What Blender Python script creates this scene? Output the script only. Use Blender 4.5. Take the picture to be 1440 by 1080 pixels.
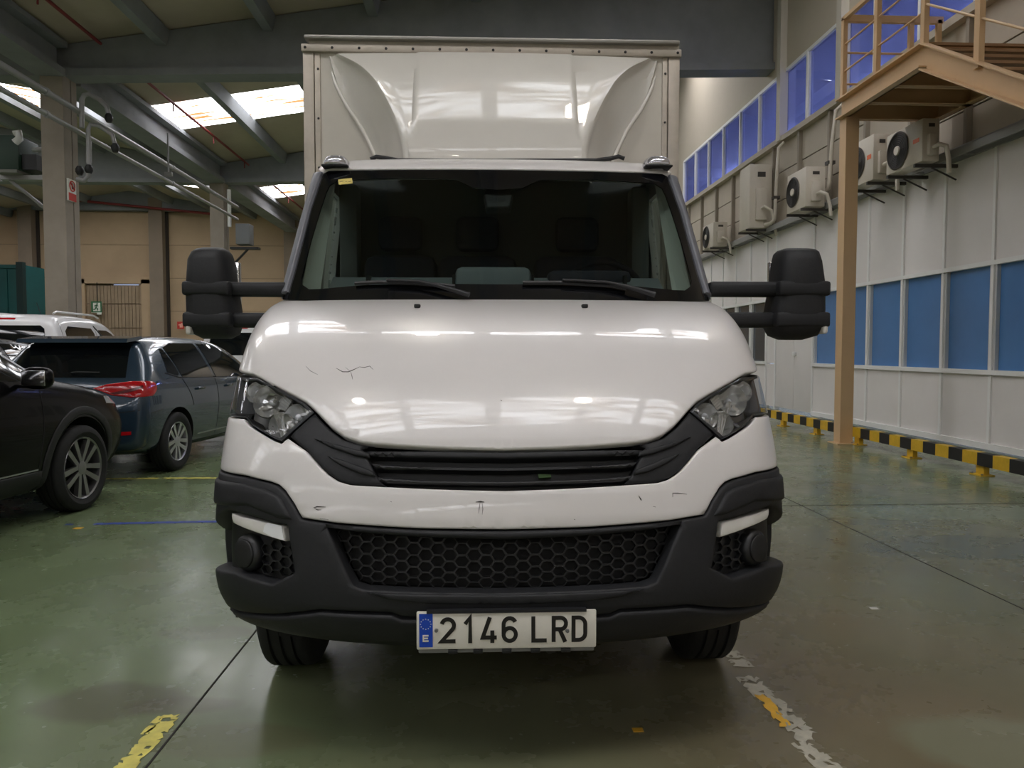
import bpy, bmesh, math, random
import numpy as np
from mathutils import Vector, Matrix, Euler, geometry
from mathutils.bvhtree import BVHTree
random.seed(7)
PI = math.pi
SC = bpy.context.scene
COL = SC.collection
for o in list(bpy.data.objects): bpy.data.objects.remove(o)

# ------------------------------------------------------------------ camera, world, exposure
FPX, HCAM = 1050.0, 1.30
PITCH = math.atan(48/FPX); YAW = math.atan(53/FPX)
cam = bpy.data.cameras.new('camera'); camo = bpy.data.objects.new('camera', cam); COL.objects.link(camo)
cam.sensor_fit = 'HORIZONTAL'; cam.sensor_width = 36; cam.lens = 36*FPX/1440; cam.clip_start = .05; cam.clip_end = 300
camo.location = (0, 0, HCAM); camo.rotation_euler = (PI/2-PITCH, 0, -YAW)
SC.camera = camo
RC = np.array(Euler((PI/2-PITCH, 0, -YAW)).to_matrix())
CP = np.array([0, 0, HCAM])
w = bpy.data.worlds.new('world'); SC.world = w; w.use_nodes = True
w.node_tree.nodes['Background'].inputs[0].default_value = (.75, .82, .95, 1)
w.node_tree.nodes['Background'].inputs[1].default_value = .4
SC.view_settings.view_transform = 'Standard'; SC.view_settings.look = 'None'
SC.view_settings.gamma = 1; SC.view_settings.use_curve_mapping = False
SC.view_settings.exposure = 0.32
SKY_STRENGTH = 9.0        # daylight behind the roof's translucent strips
LAMP_STRENGTH = 60.0      # high bay lamps

def ray(px, py):
    d = RC @ np.array([(px-720)/FPX, -(py-540)/FPX, -1.0]); return d
def atY(px, py, Y): d = ray(px, py); return CP + d*(Y/d[1])
def atX(px, py, X): d = ray(px, py); return CP + d*(X/d[0])
def atZ(px, py, Z=0.0): d = ray(px, py); return CP + d*((Z-HCAM)/d[2])
def proj(P):
    Q = (np.asarray(P)-CP) @ RC
    return np.stack([720+FPX*Q[..., 0]/-Q[..., 2], 540-FPX*Q[..., 1]/-Q[..., 2]], -1)

# ------------------------------------------------------------------ materials
def lin(c):
    r = []
    for v in c[:3]:
        v = v/255; r.append(v/12.92 if v <= .04045 else ((v+.055)/1.055)**2.4)
    return (*r, 1)
MATS = {}
def M(name, rgb=(128, 128, 128), rough=.5, metal=0, noise=None, bump=0, coat=0, spec=.5, emit=None, es=0, nr=None):
    if name in MATS: return MATS[name]
    m = bpy.data.materials.new(name); m.use_nodes = True; MATS[name] = m
    nt = m.node_tree; b = nt.nodes['Principled BSDF']
    b.inputs['Base Color'].default_value = lin(rgb); b.inputs['Roughness'].default_value = rough
    b.inputs['Metallic'].default_value = metal; b.inputs['Specular IOR Level'].default_value = spec
    b.inputs['Coat Weight'].default_value = coat; b.inputs['Coat Roughness'].default_value = .03
    if emit: b.inputs['Emission Color'].default_value = lin(emit); b.inputs['Emission Strength'].default_value = es
    if noise or bump:
        sc, am = noise or (8, 0)
        tc = nt.nodes.new('ShaderNodeTexCoord'); n = nt.nodes.new('ShaderNodeTexNoise')
        n.inputs['Scale'].default_value = sc; n.inputs['Detail'].default_value = 5; n.inputs['Roughness'].default_value = .62
        nt.links.new(tc.outputs['Object'], n.inputs['Vector'])
        if am:
            r = nt.nodes.new('ShaderNodeValToRGB'); c = lin(rgb)
            r.color_ramp.elements[0].position = .28; r.color_ramp.elements[1].position = .72
            r.color_ramp.elements[0].color = [max(0, x*(1-am)) for x in c[:3]]+[1]
            r.color_ramp.elements[1].color = [min(1, x*(1+am)) for x in c[:3]]+[1]
            nt.links.new(n.outputs['Fac'], r.inputs['Fac']); nt.links.new(r.outputs['Color'], b.inputs['Base Color'])
        if nr:
            mr = nt.nodes.new('ShaderNodeMapRange'); mr.inputs['To Min'].default_value = nr[0]; mr.inputs['To Max'].default_value = nr[1]
            mr.inputs['From Min'].default_value = .3; mr.inputs['From Max'].default_value = .7
            nt.links.new(n.outputs['Fac'], mr.inputs['Value']); nt.links.new(mr.outputs['Result'], b.inputs['Roughness'])
        if bump:
            bp = nt.nodes.new('ShaderNodeBump'); bp.inputs['Strength'].default_value = bump; bp.inputs['Distance'].default_value = .01
            nt.links.new(n.outputs['Fac'], bp.inputs['Height']); nt.links.new(bp.outputs['Normal'], b.inputs['Normal'])
    return m
def glass_mat(name, tint, refl=.9, ior=1.5, gloss_rough=.0):
    m = bpy.data.materials.new(name); m.use_nodes = True; nt = m.node_tree; nt.nodes.clear(); MATS[name] = m
    out = nt.nodes.new('ShaderNodeOutputMaterial'); mx = nt.nodes.new('ShaderNodeMixShader')
    tr = nt.nodes.new('ShaderNodeBsdfTransparent'); gl = nt.nodes.new('ShaderNodeBsdfGlossy'); fr = nt.nodes.new('ShaderNodeFresnel')
    tr.inputs[0].default_value = lin(tint); gl.inputs[0].default_value = (refl, refl, refl, 1); gl.inputs['Roughness'].default_value = gloss_rough
    ge = nt.nodes.new('ShaderNodeNewGeometry'); mr = nt.nodes.new('ShaderNodeMapRange')   # panes are thin: same reflection on both faces
    mr.inputs['To Min'].default_value = ior; mr.inputs['To Max'].default_value = 1/ior
    nt.links.new(ge.outputs['Backfacing'], mr.inputs['Value']); nt.links.new(mr.outputs['Result'], fr.inputs['IOR'])
    nt.links.new(fr.outputs[0], mx.inputs[0]); nt.links.new(tr.outputs[0], mx.inputs[1]); nt.links.new(gl.outputs[0], mx.inputs[2])
    nt.links.new(mx.outputs[0], out.inputs[0]); return m
white = M('white_paint', (222, 219, 218), .3, coat=.55, noise=(3, .02))
boxwhite = M('box_panel', (205, 200, 190), .5, noise=(2.5, .06))
fairwhite = M('fairing_gelcoat', (214, 211, 204), .3, coat=.6, noise=(3, .03))
alu = M('box_aluminium', (178, 170, 158), .5, metal=.35, noise=(9, .12))
blackp = M('black_plastic', (33, 34, 37), .55, noise=(60, .15), bump=.08, spec=.38)
darkp = M('deep_black_plastic', (22, 23, 25), .5)
pitch = M('underbody_black', (12, 12, 13), .8)
satin = M('satin_black', (24, 25, 28), .4)
chrome = M('chrome', (225, 225, 228), .12, metal=1); lampchrome = M('lamp_chrome', (215, 214, 210), .16, metal=.75)
greyrefl = M('lamp_reflector_grey', (104, 102, 98), .3, metal=.3)
lampwhite = M('lamp_white', (222, 220, 215), .3, coat=.5)
rubber = M('tyre_rubber', (30, 31, 32), .75, noise=(30, .2), bump=.2)
steel = M('steel', (130, 132, 136), .4, metal=.8)
plateM = M('plate_white', (225, 222, 212), .45, noise=(20, .05))
plateB = M('plate_blue', (20, 70, 185), .4)
plateK = M('plate_black', (22, 20, 19), .5)
yellowM = M('sticker_yellow', (214, 196, 110), .5)
clearlens = glass_mat('clear_lens', (240, 242, 245), .9, 1.45)
wsglass = glass_mat('windscreen_glass', (188, 198, 194), .85, 1.5)
dashM = M('dash_plastic', (128, 136, 140), .55)
trimgrey = M('pillar_trim', (215, 218, 208), .7)
seatM = M('seat_cloth', (44, 46, 58), .85, noise=(40, .2))
cabdark = M('cab_wall', (92, 96, 98), .8)
pillargrey = M('pillar_grey', (112, 114, 122), .45)

# ------------------------------------------------------------------ object helpers
def setp(o, label=None, cat=None, group=None, kind=None):
    if label: o['label'] = label
    if cat: o['category'] = cat
    if group: o['group'] = group
    if kind: o['kind'] = kind
    return o
def thing(name, label, cat, loc=(0, 0, 0), rz=0, group=None):
    o = bpy.data.objects.new(name, None); COL.objects.link(o); o.location = loc; o.rotation_euler = (0, 0, rz)
    o.empty_display_size = .2
    return setp(o, label, cat, group)
def root_struct(name, loc=(0, 0, 0)):
    o = bpy.data.objects.new(name, None); COL.objects.link(o); o.location = loc; o['kind'] = 'structure'; return o
def link(name, me, parent=None):
    o = bpy.data.objects.new(name, me); COL.objects.link(o)
    if parent: o.parent = parent
    return o
def mesh_obj(name, verts, faces, mat, parent=None, smooth=None, label=None, kind=None):
    me = bpy.data.meshes.new(name); me.from_pydata([tuple(map(float, v)) for v in verts], [], [tuple(map(int, f)) for f in faces]); 
    mats = mat if isinstance(mat, (list, tuple)) else [mat]
    for m in mats: me.materials.append(m)
    if smooth is not None:
        me.polygons.foreach_set('use_smooth', [True]*len(me.polygons))
        if smooth < 179: me.set_sharp_from_angle(angle=math.radians(smooth))
    me.update()
    o = link(name, me, parent)
    return setp(o, label, None, None, kind)
class MB:
    def __init__(s): s.v = []; s.f = []
    def add(s, v, f):
        n = len(s.v); s.v += [tuple(p) for p in v]; s.f += [tuple(i+n for i in q) for q in f]; return s
    def box(s, a, b, bev=0, mat=None):
        x0, y0, z0 = [min(a[i], b[i]) for i in range(3)]; x1, y1, z1 = [max(a[i], b[i]) for i in range(3)]
        if not bev:
            v = [(x, y, z) for x in (x0, x1) for y in (y0, y1) for z in (z0, z1)]
            f = [(0, 1, 3, 2), (4, 6, 7, 5), (0, 4, 5, 1), (2, 3, 7, 6), (0, 2, 6, 4), (1, 5, 7, 3)]
        else:
            bm = bmesh.new(); bmesh.ops.create_cube(bm, size=1)
            for q in bm.verts: q.co = Vector(((x0+x1)/2+q.co.x*(x1-x0), (y0+y1)/2+q.co.y*(y1-y0), (z0+z1)/2+q.co.z*(z1-z0)))
            bmesh.ops.bevel(bm, geom=bm.edges[:], offset=min(bev, .45*min(x1-x0, y1-y0, z1-z0)), segments=2, affect='EDGES', profile=.5)
            bm.verts.index_update(); v = [q.co[:] for q in bm.verts]; f = [[q.index for q in g.verts] for g in bm.faces]; bm.free()
        if mat is not None: v = [(mat @ Vector(p))[:] for p in v]
        return s.add(v, f)
    def tube(s, pts, r, n=10, caps=True, sq=False):
        pts = [Vector(p) for p in pts]; rs = r if isinstance(r, (list, tuple)) else [r]*len(pts); rings = []
        up = None
        for i, p in enumerate(pts):
            t = (pts[min(i+1, len(pts)-1)]-pts[max(i-1, 0)]).normalized()
            if up is None: up = Vector((0, 0, 1)) if abs(t.z) < .9 else Vector((1, 0, 0))
            a = t.cross(up).normalized(); b = a.cross(t).normalized(); up = b
            for k in range(n):
                an = 2*PI*(k+(.5 if sq else 0))/n; rings.append(p+(a*math.cos(an)+b*math.sin(an))*rs[i])
        f = []
        for i in range(len(pts)-1):
            for k in range(n): f.append((i*n+k, i*n+(k+1) % n, (i+1)*n+(k+1) % n, (i+1)*n+k))
        if caps: f += [tuple(range(n-1, -1, -1)), tuple(range((len(pts)-1)*n, len(pts)*n))]
        return s.add(rings, f)
    def lathe(s, prof, axis='x', n=40, c=(0, 0, 0), close=False):   # prof: (axial, radius)
        v = []; f = []; m = len(prof)
        for k in range(n):
            a = 2*PI*k/n
            for (h, r) in prof:
                p = {'x': (h, r*math.cos(a), r*math.sin(a)), 'y': (r*math.sin(a), h, r*math.cos(a)), 'z': (r*math.cos(a), r*math.sin(a), h)}[axis]
                v.append((p[0]+c[0], p[1]+c[1], p[2]+c[2]))
        for k in range(n):
            for i in range(m if close else m-1):
                j = (i+1) % m; k2 = (k+1) % n
                f.append((k*m+i, k*m+j, k2*m+j, k2*m+i))
        return s.add(v, f)
    def prism(s, poly, axis, a, b):   # poly 2D extruded along axis from a to b
        n = len(poly); mk = {'x': lambda p, h: (h, p[0], p[1]), 'y': lambda p, h: (p[0], h, p[1]), 'z': lambda p, h: (p[0], p[1], h)}[axis]
        v = [mk(p, a) for p in poly]+[mk(p, b) for p in poly]
        f = [tuple(range(n)), tuple(range(2*n-1, n-1, -1))]+[(i, i+n, (i+1) % n+n, (i+1) % n) for i in range(n)]
        return s.add(v, f)
    def build(s, name, mat, parent=None, smooth=None, label=None, kind=None, fix=True):
        o = mesh_obj(name, s.v, s.f, mat, parent, None, label, kind)
        if fix:
            bm = bmesh.new(); bm.from_mesh(o.data); bmesh.ops.recalc_face_normals(bm, faces=bm.faces); bm.to_mesh(o.data); bm.free()
        if smooth is not None:
            o.data.polygons.foreach_set('use_smooth', [True]*len(o.data.polygons)); o.data.set_sharp_from_angle(angle=math.radians(smooth))
        return o
def BOX(name, a, b, mat, parent=None, bev=0, label=None, kind=None):
    return MB().box(a, b, bev).build(name, mat, parent, 40 if bev else None, label, kind, fix=bool(bev))
def TUBE(name, pts, r, mat, parent=None, n=10, label=None, sq=False):
    return MB().tube(pts, r, n, True, sq).build(name, mat, parent, 50, label)
def dup_tree(o, parent=None):
    c = o.copy(); COL.objects.link(c)
    if parent: c.parent = parent
    for ch in list(o.children): dup_tree(ch, c)
    return c

# ------------------------------------------------------------------ 2D filling with constrained Delaunay
def inpoly(P, poly):
    P = np.asarray(P); x, y = P[:, 0], P[:, 1]; r = np.zeros(len(P), bool); q = np.asarray(poly); n = len(q); j = n-1
    for i in range(n):
        xi, yi = q[i]; xj, yj = q[j]
        if yi != yj: r ^= ((yi > y) != (yj > y)) & (x < (xj-xi)*(y-yi)/(yj-yi)+xi)
        j = i
    return r
def dist_poly(P, loops):
    P = np.asarray(P); d = np.full(len(P), 1e9)
    for L in loops:
        L = np.asarray(L); A = L; B = np.roll(L, -1, 0)
        for a, b in zip(A, B):
            ab = b-a; l2 = max(ab@ab, 1e-12); t = np.clip(((P-a)@ab)/l2, 0, 1); e = P-a-t[:, None]*ab
            d = np.minimum(d, np.hypot(e[:, 0], e[:, 1]))
    return d
def resample(L, step):
    out = []
    for i in range(len(L)):
        a = np.array(L[i], float); b = np.array(L[(i+1) % len(L)], float); n = max(1, int(math.ceil(np.linalg.norm(b-a)/step)))
        out += [tuple(a+(b-a)*k/n) for k in range(n)]
    return out
def smooth_path(P, it=1):     # Chaikin on an open path
    for _ in range(it):
        Q = [P[0]]
        for a, b in zip(P[:-1], P[1:]):
            a = np.array(a); b = np.array(b); Q += [tuple(.75*a+.25*b), tuple(.25*a+.75*b)]
        P = Q+[P[-1]]
    return P
def area(L): return .5*sum(L[i][0]*L[(i+1) % len(L)][1]-L[(i+1) % len(L)][0]*L[i][1] for i in range(len(L)))
def fill(outer, holes=(), res=.03, r=.006):
    loops = []
    for k, L in enumerate([outer]+list(holes)):
        L = [tuple(map(float, p)) for p in L]
        if (area(L) < 0) == (k == 0): L = L[::-1]
        loops.append(resample(L, res*.75))
    pts = []; edges = []
    for L in loops:
        n0 = len(pts); pts += L; edges += [(n0+i, n0+(i+1) % len(L)) for i in range(len(L))]
    nb = len(pts); cand = []
    for rr in ([.3*r, r] if r else []):
        for L in loops:
            A = np.array(L); T = np.roll(A, -1, 0)-np.roll(A, 1, 0); T /= np.maximum(np.linalg.norm(T, axis=1), 1e-9)[:, None]
            N = np.stack([-T[:, 1], T[:, 0]], 1); Q = A+N*rr
            ok = dist_poly(Q, loops) > rr*.9
            ok &= inpoly(Q, loops[0])
            for H in loops[1:]: ok &= ~inpoly(Q, H)
            cand += [tuple(q) for q in Q[ok]]
    A = np.array(loops[0]); lo = A.min(0); hi = A.max(0)
    gx = np.arange(lo[0]+res*.37, hi[0], res); gy = np.arange(lo[1]+res*.41, hi[1], res)
    if len(gx) and len(gy):
        G = np.stack(np.meshgrid(gx, gy), -1).reshape(-1, 2)
        ok = inpoly(G, loops[0])
        for H in loops[1:]: ok &= ~inpoly(G, H)
        G = G[ok]
        if len(G): G = G[dist_poly(G, loops) > max(r*1.4, res*.35)]
        cand += [tuple(g) for g in G]
    vs, es, fs, *_ = geometry.delaunay_2d_cdt([Vector(p) for p in pts+cand], edges, [], 0, 1e-7)
    V = np.array([v[:] for v in vs]); F = np.array([f for f in fs if len(f) == 3])
    C = V[F].mean(1); ok = inpoly(C, loops[0])
    for H in loops[1:]: ok &= ~inpoly(C, H)
    F = F[ok]
    a, b, c = V[F[:, 0]], V[F[:, 1]], V[F[:, 2]]
    cr = (b[:, 0]-a[:, 0])*(c[:, 1]-a[:, 1])-(b[:, 1]-a[:, 1])*(c[:, 0]-a[:, 0])
    F[cr < 0] = F[cr < 0][:, ::-1]; F = F[np.abs(cr) > 1e-12]
    return V, F, loops
def rim_edges(F):
    cnt = {}
    for f in F:
        for i in range(3):
            e = (int(f[i]), int(f[(i+1) % 3])); cnt[e] = 1
    return [e for e in cnt if (e[1], e[0]) not in cnt]
def shell(name, V2, F, loops, P, N, mat, parent, thick, r, off, label=None, kind=None):
    d = dist_poly(V2, loops); drop = np.zeros(len(V2))
    if r:
        k = d < r; drop[k] = r*(1-np.sqrt(np.clip(1-(1-d[k]/r)**2, 0, 1)))
    top = P+N*(off-drop)[:, None]; re = rim_edges(F)
    idx = sorted({i for e in re for i in e}); mp = {v: len(top)+j for j, v in enumerate(idx)}
    bot = P[idx]+N[idx]*(off-thick)
    faces = [tuple(f) for f in F]+[(e[1], e[0], mp[e[0]], mp[e[1]]) for e in re]
    return mesh_obj(name, np.vstack([top, bot]), faces, mat, parent, 50, label, kind)

# ------------------------------------------------------------------ lofted surfaces of the truck's cab
class Surf:
    def __init__(self, rows, p, Wref, Dref, world, n=800):
        R = np.array(rows, float); v = np.concatenate([[0], np.cumsum(np.hypot(np.diff(R[:, 0]), np.diff(R[:, 1])))])
        T = np.gradient(R, v, axis=0); vd = np.linspace(0, v[-1], n); tab = np.zeros((n, R.shape[1]))
        k = np.clip(np.searchsorted(v, vd, side='right')-1, 0, len(v)-2); h = v[k+1]-v[k]; u = (vd-v[k])/h
        for c in range(R.shape[1]):
            tab[:, c] = (2*u**3-3*u**2+1)*R[k, c]+(u**3-2*u**2+u)*h*T[k, c]+(-2*u**3+3*u**2)*R[k+1, c]+(u**3-u**2)*h*T[k+1, c]
        self.vd, self.tab, self.vmax, self.e, self.rowv = vd, tab, v[-1], 2/p, v
        t = np.linspace(0, PI/2, 6000); x = Wref*np.sin(t)**self.e; y = Dref*(1-np.maximum(np.cos(t), 0)**self.e)
        self.t = t; self.sa = np.concatenate([[0], np.cumsum(np.hypot(np.diff(x), np.diff(y)))]); self.s90 = self.sa[-1]
        self.mw = np.array(world); self.grid = None; self.vlim = self.vmax
    def col(self, c, v): return np.interp(v, self.vd, self.tab[:, c])
    def ev(self, s, v):
        s = np.asarray(s, float); v = np.asarray(v, float); a = np.abs(s); t = np.interp(a, self.sa, self.t)
        sx = np.sin(t)**self.e; sy = 1-np.maximum(np.cos(t), 0)**self.e; ext = np.maximum(a-self.s90, 0)
        return np.stack([np.sign(s)*self.col(2, v)*sx, self.col(0, v)+self.col(3, v)*sy+ext, self.col(1, v)-self.col(4, v)*sy], -1)
    def nrm(self, s, v, e=2e-3):
        ds = self.ev(s+e, v)-self.ev(s-e, v); v0 = np.clip(v-e, 0, self.vmax); v1 = np.clip(v+e, 0, self.vmax)
        n = np.cross(ds, self.ev(s, v1)-self.ev(s, v0)); return n/np.maximum(np.linalg.norm(n, axis=-1), 1e-12)[..., None]
    def pix(self, s, v):
        P = self.ev(s, v); return proj(P @ self.mw[:3, :3].T+self.mw[:3, 3])
    def inv(self, pts):
        if self.grid is None:
            s = np.linspace(-self.s90-.03, self.s90+.03, 300); v = np.linspace(0, self.vlim, 260); S, Vv = np.meshgrid(s, v); self.grid = (S, Vv, self.pix(S, Vv))
        S, Vv, G = self.grid; out = []
        for p in pts:
            d = ((G-np.array(p))**2).sum(-1); k = np.unravel_index(d.argmin(), d.shape); s0, v0 = S[k], Vv[k]; hs, hv = .012, .012
            for _ in range(5):
                s, v = np.meshgrid(np.linspace(s0-hs, s0+hs, 13), np.linspace(max(0, v0-hv), min(self.vlim, v0+hv), 13))
                d = ((self.pix(s, v)-np.array(p))**2).sum(-1); k = np.unravel_index(d.argmin(), d.shape); s0, v0 = s[k], v[k]; hs /= 4; hv /= 4
            out.append((float(s0), float(v0)))
        return out
    def vz(self, z): return float(np.interp(z, self.tab[:, 1], self.vd))
    def side(self, y, z, sg=-1):
        v = self.vz(z); return (sg*(self.s90+y-float(self.col(0, v))-float(self.col(3, v))), v)
def panel(name, surf, outer, holes=(), mat=None, parent=None, off=0, thick=.02, r=.005, res=.035, label=None, kind=None):
    V2, F, loops = fill(outer, holes, res, r)
    P = surf.ev(V2[:, 0], V2[:, 1]); N = surf.nrm(V2[:, 0], V2[:, 1])
    return shell(name, V2, F, loops, P, N, mat, parent, thick, r, off, label, kind)
def mir(L): return [(-s, v) for s, v in L]
def sym(L):                      # left half path (starts and ends on the centre line) -> whole outline
    L = [(min(s, 0), v) for s, v in L]; L[0] = (0, L[0][1]); L[-1] = (0, L[-1][1])
    return L+[(-s, v) for s, v in L[::-1][1:-1]]
def ribbon(name, surf, pts, wd, mat, parent, off=.001, h=.0008, label=None):
    L = np.array(pts); T = np.gradient(L, axis=0); T /= np.maximum(np.linalg.norm(T, axis=1), 1e-9)[:, None]; N = np.stack([-T[:, 1], T[:, 0]], 1)
    wds = np.full(len(L), wd/2); wds[0] *= .3; wds[-1] *= .3
    a = L+N*wds[:, None]; b = L-N*wds[:, None]; n = len(L)
    A = surf.ev(a[:, 0], a[:, 1])+surf.nrm(a[:, 0], a[:, 1])*off; B = surf.ev(b[:, 0], b[:, 1])+surf.nrm(b[:, 0], b[:, 1])*off
    C = np.vstack([A, B]); nn = np.vstack([surf.nrm(a[:, 0], a[:, 1]), surf.nrm(b[:, 0], b[:, 1])])
    v = np.vstack([C, C-nn*h]); f = []
    for i in range(n-1): f += [(i, i+1, n+i+1, n+i), (i, 2*n+i, 2*n+i+1, i+1), (n+i, n+i+1, 3*n+i+1, 3*n+i)]
    return mesh_obj(name, v, f, mat, parent, None, label)
def wheel(name, parent, r, wd, rr, loc, sg, rimmat, style='steel', ns=5):
    o = bpy.data.objects.new(name, None); COL.objects.link(o); o.parent = parent; o.location = loc
    h = wd/2; prof = [(-h*.62, rr), (-h*.86, rr+.012), (-h, rr+(r-rr)*.45), (-h*.97, r-.035), (-h*.85, r-.008), (-h*.72, r)]
    g = []
    for c in (-.42, 0, .42): g += [((c-.07)*h, r+.001), ((c-.05)*h, r-.011), ((c+.05)*h, r-.011), ((c+.07)*h, r+.001)]
    prof = prof+g+[(-a, b) for a, b in prof[::-1]]
    MB().lathe(prof, 'x', 56, close=True).build('tyre', rubber, o, 35)
    x = sg*h
    if style == 'steel':
        MB().lathe([(x*.6, rr+.004), (x*.85, rr), (x*.8, rr-.02), (x*.3, rr-.05), (x*.35, rr*.5), (x*.75, rr*.42), (x*.8, .001)], 'x', 40).build('rim', rimmat, o, 35)
    else:
        MB().lathe([(-x*.6, rr), (x*.2, rr-.02), (x*.78, rr-.008), (x*.86, rr+.004), (x*.8, rr+.008)], 'x', 48).build('rim', rimmat, o, 35)
        MB().lathe([(x*.15, rr-.02), (x*.1, rr*.5), (x*.1, .001)], 'x', 40).build('brake_disc', pitch, o, 35)
        mb = MB()
        for k in range(ns):
            for d in ((-.5, .5) if style == 'twin' else (0,)):
                a = 2*PI*k/ns+PI/2+(.0); spread = PI/ns*(.62 if style == 'twin' else 0)*2*d
                ca, cb = math.cos(a+spread*.35), math.sin(a+spread*.35); ea, eb = math.cos(a+spread), math.sin(a+spread)
                w0, w1 = (.016, .022) if style == 'twin' else (.028, .05)
                p0_ = Vector((0, ca*.045, cb*.045)); p1_ = Vector((0, ea*(rr-.008), eb*(rr-.008))); dr_ = (p1_-p0_).normalized(); nn = Vector((0, -dr_.z, dr_.y))
                q = [p0_-nn*w0, p0_+nn*w0, p1_+nn*w1, p1_-nn*w1]
                mb.add([(x*.72, *v_.yz) for v_ in q[:2]]+[(x*.8, *v_.yz) for v_ in q[2:]]+[(x*.45, *v_.yz) for v_ in q], [(0, 1, 2, 3), (4, 7, 6, 5), (0, 4, 5, 1), (1, 5, 6, 2), (2, 6, 7, 3), (3, 7, 4, 0)])
        mb.build('spokes', rimmat, o)
        MB().lathe([(x*.4, .055), (x*.74, .055), (x*.78, .035), (x*.76, .001)], 'x', 24).build('hub_cap', rimmat, o, 40)
    return o

# ================================================================== HALL
XW, XL, XC, YB, YF = 6.6, -27.0, -8.80, 37.5, -24.0
BAY0, BAY = 16.6, 11.0
frames = [-16.4, -5.4, 5.6, 16.6, 26.6, 37.2]
concrete = M('concrete_grey', (150, 140, 128), .85, noise=(1.3, .16), bump=.1)
beamM = M('beam_concrete', (128, 130, 132), .85, noise=(.8, .18), bump=.1)
roofM = M('roof_panel', (172, 160, 142), .85, noise=(.6, .10))
backM = M('back_wall_panel', (176, 152, 122), .85, noise=(.5, .10))
wallM = M('wall_panel', (226, 222, 219), .6, noise=(.9, .05))
wallup = M('wall_upper', (186, 176, 160), .8, noise=(.5, .06))
railW = M('white_rail', (232, 232, 230), .5)
sidingM = M('siding_tan', (178, 168, 152), .7, noise=(1.5, .06))
postM = M('siding_post', (150, 141, 128), .7)
redpipe = M('red_pipe', (120, 38, 36), .55)
pipeM = M('grey_pipe', (150, 150, 150), .45, metal=.3)
yel = M('safety_yellow', (214, 172, 40), .5, noise=(12, .12))
blk = M('safety_black', (28, 27, 26), .55, noise=(12, .15))
tan = M('stair_paint', (205, 172, 132), .5, noise=(3, .05))
tan2 = M('stair_tread', (150, 118, 86), .7)

# --- floor: worn green resin, browner to the right
fm = bpy.data.materials.new('floor_resin'); fm.use_nodes = True; nt = fm.node_tree; b = nt.nodes['Principled BSDF']; L_ = nt.links.new
tc = nt.nodes.new('ShaderNodeTexCoord')
def noise(sc, det=5, rough=.6, dist=0):
    n = nt.nodes.new('ShaderNodeTexNoise'); n.inputs['Scale'].default_value = sc; n.inputs['Detail'].default_value = det; n.inputs['Roughness'].default_value = rough; n.inputs['Distortion'].default_value = dist
    L_(tc.outputs['Object'], n.inputs['Vector']); return n.outputs['Fac']
def mrange(s, a, b_, c, d):
    n = nt.nodes.new('ShaderNodeMapRange'); n.inputs['From Min'].default_value = a; n.inputs['From Max'].default_value = b_; n.inputs['To Min'].default_value = c; n.inputs['To Max'].default_value = d; L_(s, n.inputs['Value']); return n.outputs['Result']
def mth(op, a, b_):
    n = nt.nodes.new('ShaderNodeMath'); n.operation = op; n.use_clamp = False
    for i, q in enumerate((a, b_)):
        if isinstance(q, (int, float)): n.inputs[i].default_value = q
        else: L_(q, n.inputs[i])
    return n.outputs[0]
def mixc(f, a, b_):
    n = nt.nodes.new('ShaderNodeMix'); n.data_type = 'RGBA'; n.clamp_factor = True
    if isinstance(f, (int, float)): n.inputs[0].default_value = f
    else: L_(f, n.inputs[0])
    for i, q in ((6, a), (7, b_)):
        if isinstance(q, tuple): n.inputs[i].default_value = q
        else: L_(q, n.inputs[i])
    return n.outputs[2]
sx = nt.nodes.new('ShaderNodeSeparateXYZ'); L_(tc.outputs['Object'], sx.inputs[0])
xg = mrange(sx.outputs[0], -1.6, 1.1, 0, 1)
far = mrange(sx.outputs[1], 3.6, 6.2, 0, .75)
brown = mth('SUBTRACT', mth('ADD', xg, mth('MULTIPLY', mth('SUBTRACT', noise(.45, 3), .5), 1.5)), far)
col = mixc(brown, lin((104, 120, 86)), lin((112, 103, 80)))
col = mixc(mth('MULTIPLY', mrange(noise(.6, 4, .5, .3), .40, .75, 0, 1), .30), col, lin((128, 140, 112)))
col = mixc(mth('MULTIPLY', mrange(noise(1.6, 4, .55), .42, .8, 0, 1), .30), col, lin((74, 78, 58)))
col = mixc(mth('MULTIPLY', mrange(noise(22, 3, .6), .64, .80, 0, 1), .35), col, lin((58, 56, 44)))
def blot(cx, cy, rx, ry, k, c, inner=.75):
    global col
    v = nt.nodes.new('ShaderNodeVectorMath'); v.operation = 'SUBTRACT'; v.inputs[1].default_value = (cx, cy, 0); L_(tc.outputs['Object'], v.inputs[0])
    s = nt.nodes.new('ShaderNodeVectorMath'); s.operation = 'MULTIPLY'; s.inputs[1].default_value = (1/rx, 1/ry, 0); L_(v.outputs[0], s.inputs[0])
    l = nt.nodes.new('ShaderNodeVectorMath'); l.operation = 'LENGTH'; L_(s.outputs[0], l.inputs[0])
    d = mth('ADD', l.outputs['Value'], mth('MULTIPLY', mth('SUBTRACT', noise(2.2, 4), .5), .9))
    col = mixc(mth('MULTIPLY', mrange(d, inner, 1.05, 1, 0), k), col, lin(c))
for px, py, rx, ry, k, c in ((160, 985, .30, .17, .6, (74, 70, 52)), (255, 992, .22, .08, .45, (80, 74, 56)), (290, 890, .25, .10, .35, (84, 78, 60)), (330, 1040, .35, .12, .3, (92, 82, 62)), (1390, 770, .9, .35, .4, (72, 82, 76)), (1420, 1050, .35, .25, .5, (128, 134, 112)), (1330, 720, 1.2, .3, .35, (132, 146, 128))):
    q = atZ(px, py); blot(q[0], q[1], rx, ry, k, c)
L_(col, b.inputs['Base Color'])
L_(mrange(noise(1.7, 5, .7), .3, .7, .16, .36), b.inputs['Roughness'])
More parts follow.
